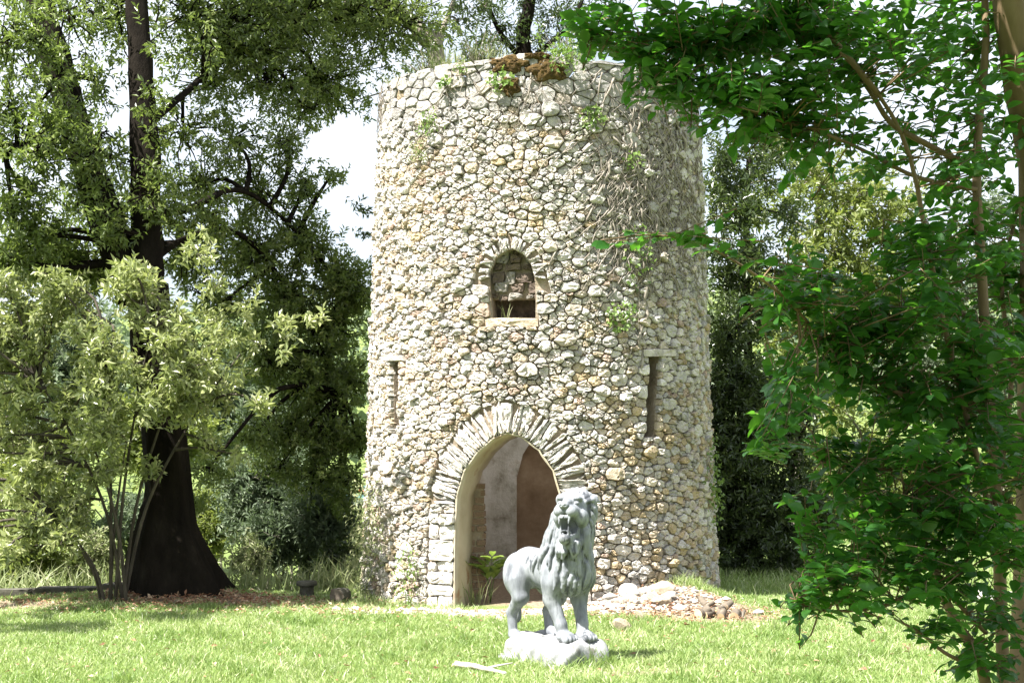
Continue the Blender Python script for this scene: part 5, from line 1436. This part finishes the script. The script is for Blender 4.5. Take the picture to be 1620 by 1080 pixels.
# ------------------------------------------------------------------ loose stones, logs and other small things on the ground
def rock_mesh(seed, flat=0.6):
    r = np.random.default_rng(seed); bm = bmesh.new(); bmesh.ops.create_icosphere(bm, subdivisions=2, radius=1.0)
    pl = [(unit(r.normal(size=3)), r.uniform(.55, .85)) for _ in range(9)]
    for v in bm.verts:
        p = np.array(v.co)
        for nrm, d in pl:
            s = p @ nrm
            if s > d: p = p - nrm * (s - d)
        v.co = p * np.array([1, .8, flat]) * (1 + r.normal(0, .03))
    me = bpy.data.meshes.new("rock"); bm.to_mesh(me); bm.free()
    at = me.attributes.new("tone", 'FLOAT_COLOR', 'POINT'); c = PAL[r.choice([0, 1, 2, 5, 3])]
    at.data.foreach_set("color", np.tile([*c, 1], len(me.vertices)))
    me.materials.append(M['stone']); return me
RM = [rock_mesh(k) for k in range(8)]
def rock_thing(px, py, Y, rad, label, cat="stone", group=None, k=None, name="loose_stone"):
    x = pix(px, py, Y)[0]; z = float(gz(x, Y))
    o = link(name, RM[rng.integers(8) if k is None else k]); o.location = (x, Y, z + rad * .22); o.scale = (rad,) * 3; o.rotation_euler = (rng.normal(0, .2), rng.normal(0, .2), rng.uniform(0, 6.28))
    tag(o, label, cat, group); return o
for k in range(30):
    px = rng.uniform(950, 1075); Y = rng.uniform(14.7, 15.22)
    if math.hypot(pix(px, 950, Y)[0] - TCX, Y - TCY) < 2.1: Y = TCY - math.sqrt(max(2.14 ** 2 - (pix(px, 950, Y)[0] - TCX) ** 2, .01)) - .05
    rock_thing(px, 950, Y, float(np.clip(rng.gamma(3, .022), .03, .16)), "rough pale stone fallen at the right foot of the tower", "stone", "fallen stones at the right foot of the tower")
for px, py, Y, r, lab in [(985, 1003, 13.4, .13, "flat pale stone lying in the grass right of the lion"), (1198, 975, 14.6, .07, "small white stone in the grass right of the log pile"), (1015, 985, 14.1, .11, "pale stone slab on the bare earth between lion and log pile"),
                          (1045, 960, 14.75, .13, "pale stone half buried above the log pile"), (1565, 962, 15.4, .22, "white rock standing beyond the crape myrtle"), (1590, 958, 15.7, .17, "smaller white rock next to the white rock beyond the crape myrtle"), (790, 990, 14.2, .05, "small pale pebble on the bare earth before the doorway")]:
    rock_thing(px, py, Y, r, lab)

lg = "logs of the small pile"
for k in range(16):
    x = 1.84 + 0.042 * (k % 9) + rng.normal(0, .025); y = 14.25 + 0.09 * (k // 9) + rng.normal(0, .05); r = float(np.clip(rng.normal(.026, .008), .014, .042)); L_ = rng.uniform(.09, .20)
    if k == 0: x, y, r, L_ = 1.80, 14.2, .05, .15
    a = rng.normal(0.9, .5); d = np.array([math.cos(a) * .9, math.sin(a) * .9, rng.uniform(.05, .55)]); d = unit(d)
    if k == 0: d = unit(np.array([.75, .6, .25])); 
    z = float(gz(x, y)) + r * .8 + (0.05 if k >= 9 else 0)
    p0 = np.array([x, y, z]); P = [p0, p0 + d * L_ * .5 + rng.normal(0, .008, 3), p0 + d * L_]
    root = empty("cut_log", p0)
    tag(root, "thick short log with a pale round cut end at the front of the pile" if k == 0 else "thin weathered cut log in the small pile near the tower", "log", None if k == 0 else lg)
    V, F = tube(P, [r, r * .97, r * .9], 10, cap=False, wob=.06, seed=k); link("bark", np_mesh("bark", V, F, True), M['old_log'], root)
    ends = Buf()
    for q, s in ((0, 1), (2, -1)):
        ring = V[q * 10:(q + 1) * 10]; c = ring.mean(0) - d * s * .002
        link("cut_end", np_mesh("cut_end", np.concatenate([ring, c[None]]), np.array([[j, (j + 1) % 10, 10] for j in range(10)])), M['cut_wood'], root)

# pale broken branch on the lawn
bp0, bp1 = pix(722, 1052, 11.35), pix(800, 1072, 10.9)
bp0[2] = float(gz(*bp0[:2])) + .022; bp1[2] = float(gz(*bp1[:2])) + .014
V, F = tube(smooth_path([bp0, bp0 * .6 + bp1 * .4 + [0, 0, .012], bp1], 9), np.linspace(.027, .013, 9), 9, wob=.10); fb = Buf(); fb.add(V, F); fb.add(*tube([bp0 * .45 + bp1 * .55 + [0, 0, .0], bp0 * .3 + bp1 * .7 + [.05, .05, .03], bp0 * .2 + bp1 * .8 + [.13, .1, .05]], [.012, .009, .005], 6)); o = link("fallen_branch", fb.mesh("fallen_branch", True), M['dry_wood']); tag(o, "bleached broken branch lying on the lawn left of the lion", "branch")

def lathe(prof, c, seg=20, wob=0.0):
    a = np.linspace(0, 2 * pi, seg, endpoint=False); pr = np.array(prof, float); n = len(pr)
    V = np.stack([c[0] + pr[:, 0:1] * np.cos(a) * (1 + wob * np.sin(a * 3)), c[1] + pr[:, 0:1] * np.sin(a), c[2] + pr[:, 1:2] + 0 * a], -1).reshape(-1, 3)
    i, j = np.meshgrid(np.arange(n - 1), np.arange(seg), indexing='ij')
    return V, np.stack([i * seg + j, i * seg + (j + 1) % seg, (i + 1) * seg + (j + 1) % seg, (i + 1) * seg + j], -1).reshape(-1, 4)
pp = pix(485, 957, 16.1); pp[2] = float(gz(pp[0], pp[1])) - .02
ped = empty("stone_pedestal", pp); tag(ped, "squat dark stone pedestal with a wider cap at the lawn edge", "pedestal")
V, F = lathe([(0, 0), (.085, 0), (.08, .05), (.076, .13), (.085, .145)], pp, wob=.03); link("shaft", np_mesh("shaft", V, F, True), M['dark_stone'], ped)
V, F = lathe([(.075, .147), (.112, .152), (.116, .18), (.105, .20), (0, .205)], pp, wob=.03); link("cap", np_mesh("cap", V, F, True), M['dark_stone'], ped)
p0 = pix(533, 962, 15.7); p0[2] = float(gz(p0[0], p0[1])) + .075
st = empty("log_round", p0); tag(st, "grey log round lying on its side left of the tower foot", "log")
V, F = tube([p0 + [0, -.06, 0], p0 + [.03, .02, 0], p0 + [.06, .12, 0]], [.085, .088, .085], 14, cap=False, wob=.05, seed=3); link("bark", np_mesh("bark", V, F, True), M['dark_stone'], st)
for q, s in ((0, 1), (2, -1)):
    ring = V[q * 14:(q + 1) * 14]; link("cut_end", np_mesh("cut_end", np.concatenate([ring, ring.mean(0)[None]]), np.array([[j, (j + 1) % 14, 14] for j in range(14)])), M['old_log'], st)

# low wall at the edge of the lawn
lwall = empty("low_wall", (-5.0, 16.2, 0)); tag(lwall, "low dark stone edging wall running behind the oak trunk", "wall")
x = -7.2
while x < -3.4:
    L_ = rng.uniform(.5, .8); y0 = 16.05 + (x + 7.2) * .09
    bm = bmesh.new(); bmesh.ops.create_cube(bm, size=1.0); bmesh.ops.bevel(bm, geom=bm.edges[:], offset=.05, segments=2, affect='EDGES')
    for v in bm.verts: v.co = Vector((x + L_ / 2 + v.co.x * (L_ - .012), y0 + v.co.y * .26 + v.co.x * L_ * .09, float(gz(x, 16.0)) - .02 + v.co.z * .22 + rng.normal(0, .004)))
    me = bpy.data.meshes.new("edging_stone"); bm.to_mesh(me); bm.free(); link("edging_stone", me, M['dark_stone'], lwall); x += L_

# far rail fence seen just past the left edge of the tower
def simple(name, rgb, rough=.6):
    return gen_mat(name, [(0.3, tuple(c * .85 for c in rgb)), (0.7, rgb)], scale=4, rough=rough, bump=.1)
teal, whit, red = simple("teal_paint", (.16, .30, .31)), simple("white_board", (.7, .7, .68)), simple("red_paint", (.5, .06, .04))
fx, fy = pix(562, 790, 40)[:2]
fen = empty("rail_fence", (fx, fy, float(gz(fx, fy)))); tag(fen, "far teal rail fence with white board just left of the tower", "fence")
def box(name, a, b, mat, par):
    a, b = np.array(a), np.array(b); V = np.array([[(a, b)[i][0], (a, b)[j][1], (a, b)[k][2]] for i in (0, 1) for j in (0, 1) for k in (0, 1)])
    return link(name, np_mesh(name, V, np.array([[0, 1, 3, 2], [4, 6, 7, 5], [0, 4, 5, 1], [2, 3, 7, 6], [0, 2, 6, 4], [1, 5, 7, 3]])), mat, par)
def zat(py, Y=40): return pix(565, py, Y)[2]
for a, b in ((774, 768), (787, 781)): box("rail", (fx - .35, fy, zat(a)), (fx + 2.2, fy + .06, zat(b)), teal, fen)
box("board", (fx - .3, fy + .08, zat(800)), (fx + 2.2, fy + .12, zat(788)), whit, fen)
box("reflector", (fx + .1, fy - .03, zat(778)), (fx + .24, fy - .002, zat(772)), red, fen)
for q in (0, 1.2): box("post", (fx + q - .3, fy + .13, float(gz(fx, fy)) - .2), (fx + q - .2, fy + .23, zat(768)), teal, fen)

# ------------------------------------------------------------------ lawn, litter, gravel
n = 330000
by = np.sqrt(rng.uniform(9.6 ** 2, 17.8 ** 2, n)); bx_ = rng.uniform(-.40, .40, n) * by
dd = dirt(bx_, by); rr = np.hypot(bx_ - TCX, by - TCY)
keep = (rng.random(n) > np.clip(dd * 1.15, 0, .96)) & (rr > 2.02) & ~((by > 16.25 + (bx_ + 7.2) * .08) & (bx_ < -1.9)) & (np.hypot(bx_ + 3.68, by - 16) > .55)
lx, ly = (bx_ - LION[0]), (by - LION[1]); qx = lx * cz + ly * sz_; qy = -lx * sz_ + ly * cz
plinth_d = np.maximum(np.abs(qx + .11) - .47, np.abs(qy) - .25); keep &= plinth_d > -.10; plinth_d = plinth_d[keep]
bx_, by, dd = bx_[keep], by[keep], dd[keep]; n = len(bx_)
B = np.stack([bx_, by, gz(bx_, by) - .004], -1)
patch = vnoise(bx_, by, 1.3) * .5 + vnoise(bx_, by, 4.1) * .5
Hh = np.clip(.042 + .020 * patch + rng.normal(0, .013, n), .012, .14) * (1 - .35 * dd); Hh *= np.where(rng.random(n) < .03, 1.7, 1)
nearT = np.exp(-np.maximum(np.hypot(bx_ - TCX, by - TCY) - 2.1, 0) * 5); Hh *= 1 + .9 * nearT + 1.0 * np.exp(-np.maximum(plinth_d, 0) * 14)
cw = np.stack([rng.uniform(-5, 5, 150), rng.uniform(10, 16, 150)], -1); cr_ = rng.uniform(.05, .22, 150)
clump = np.zeros(n)
for (qx_, qy_), qr in zip(cw, cr_): clump = np.maximum(clump, np.exp(-(((bx_ - qx_) ** 2 + ((by - qy_) * 1.0) ** 2) / qr ** 2)))
Hh *= 1 + 1.1 * clump
D = unit(np.stack([rng.normal(0, .45, n), rng.normal(0, .45, n), np.ones(n)], -1))
tint = np.clip(.45 + .24 * patch + rng.normal(0, .19, n) + .35 * dd - .22 * clump + (rng.random(n) < .08) * .45, 0, 1)
V, F, t = blades(B, D, Hh, rng.uniform(.0045, .008, n), tint)
o = link("lawn_grass", np_mesh("lawn_grass", V, F, False, {"tint": t}), M['grass']); tag(o, "short bright green lawn grass", "grass", kind="stuff")
# rougher grass beyond, right of and behind the tower
n = 60000
by = rng.uniform(16.5, 30, n); bx_ = rng.uniform(1.5, 13, n); k = (bx_ < by * .42) & (np.hypot(bx_ - TCX, by - TCY) > 2.05); bx_, by = bx_[k], by[k]; n = len(bx_)
V, F, t = blades(np.stack([bx_, by, gz(bx_, by)], -1), unit(np.stack([rng.normal(0, .4, n), rng.normal(0, .4, n), np.ones(n)], -1)), rng.uniform(.05, .14, n), rng.uniform(.008, .016, n))
o = link("rough_grass", np_mesh("rough_grass", V, F, False, {"tint": t}), M['grass']); tag(o, "longer grass growing behind and right of the tower", "grass", kind="stuff")
n = 14000
by = rng.uniform(16.6, 24, n); bx_ = rng.uniform(-10, -1.6, n); k = (np.hypot(bx_ - TCX, by - TCY) > 2.05); bx_, by = bx_[k], by[k]; n = len(bx_)
V, F, t = blades(np.stack([bx_, by, gz(bx_, by)], -1), unit(np.stack([rng.normal(0, .4, n), rng.normal(0, .4, n), np.ones(n)], -1)), rng.uniform(.15, .5, n), rng.uniform(.01, .02, n))
o = link("slope_weeds", np_mesh("slope_weeds", V, F, False, {"tint": t}), M['weed_leaf']); tag(o, "tall yellowish weeds covering the slope beyond the low wall", "weeds", kind="stuff")
# fallen leaves
n = 1700
bx_ = np.concatenate([rng.normal(-3.3, .85, n), rng.uniform(-6, -1, 900), rng.normal(1.7, .8, 900), rng.uniform(-4, 4, 500)]); by = np.concatenate([rng.normal(15.55, .28, n), rng.uniform(14.5, 16, 900), rng.normal(14.5, .4, 900), rng.uniform(10.5, 15, 500)])
k = np.hypot(bx_ - TCX, by - TCY) > 2.05; bx_, by = bx_[k], by[k]; n = len(bx_)
V, F = leaves4(np.stack([bx_, by, gz(bx_, by) + rng.uniform(.008, .035, n)], -1), np.stack([rng.normal(size=n), rng.normal(size=n), rng.normal(0, .25, n)], -1), np.array([0, 0, 1.0]) + rng.normal(0, .35, (n, 3)), rng.uniform(.03, .07, n), rng.uniform(.018, .035, n))
o = link("fallen_leaves", np_mesh("fallen_leaves", V, F, False, {"tint": np.repeat(rng.random(n), 4)}), M['litter']); tag(o, "scattered brown fallen leaves under the oak and on bare earth", "leaf litter", kind="stuff")
# stone chips on the bare earth
n = 1700
bx_ = np.concatenate([rng.normal(1.25, .45, n), rng.normal(0.0, .5, 500), rng.normal(-1.0, .5, 300)]); by = np.concatenate([rng.normal(14.95, .25, n), rng.normal(14.75, .2, 500), rng.normal(14.95, .15, 300)])
k = np.hypot(bx_ - TCX, by - TCY) > 2.06; bx_, by = bx_[k], by[k]; n = len(bx_); r = np.clip(rng.gamma(2, .007, n), .006, .045)
octa = np.array([[1, 0, 0], [-1, 0, 0], [0, 1, 0], [0, -1, 0], [0, 0, 1], [0, 0, -1.0]]); of = np.array([[0, 2, 4], [2, 1, 4], [1, 3, 4], [3, 0, 4], [2, 0, 5], [1, 2, 5], [3, 1, 5], [0, 3, 5]])
Vg = np.stack([bx_, by, gz(bx_, by) + r * .3], -1)[:, None] + octa[None] * r[:, None, None] * np.array([1.2, 1.0, .6]) * rng.uniform(.6, 1.4, (n, 6, 1)) + rng.normal(0, .002, (n, 6, 3))
o = link("stone_chips", np_mesh("stone_chips", Vg.reshape(-1, 3), (of[None] + np.arange(n)[:, None, None] * 6).reshape(-1, 3), False, {"tone": np.repeat(PAL[rng.choice([0, 1, 2, 3, 5], n)], 6, 0)}), M['stone']); tag(o, "pale stone chips and gravel scattered at the tower foot", "gravel", kind="stuff")
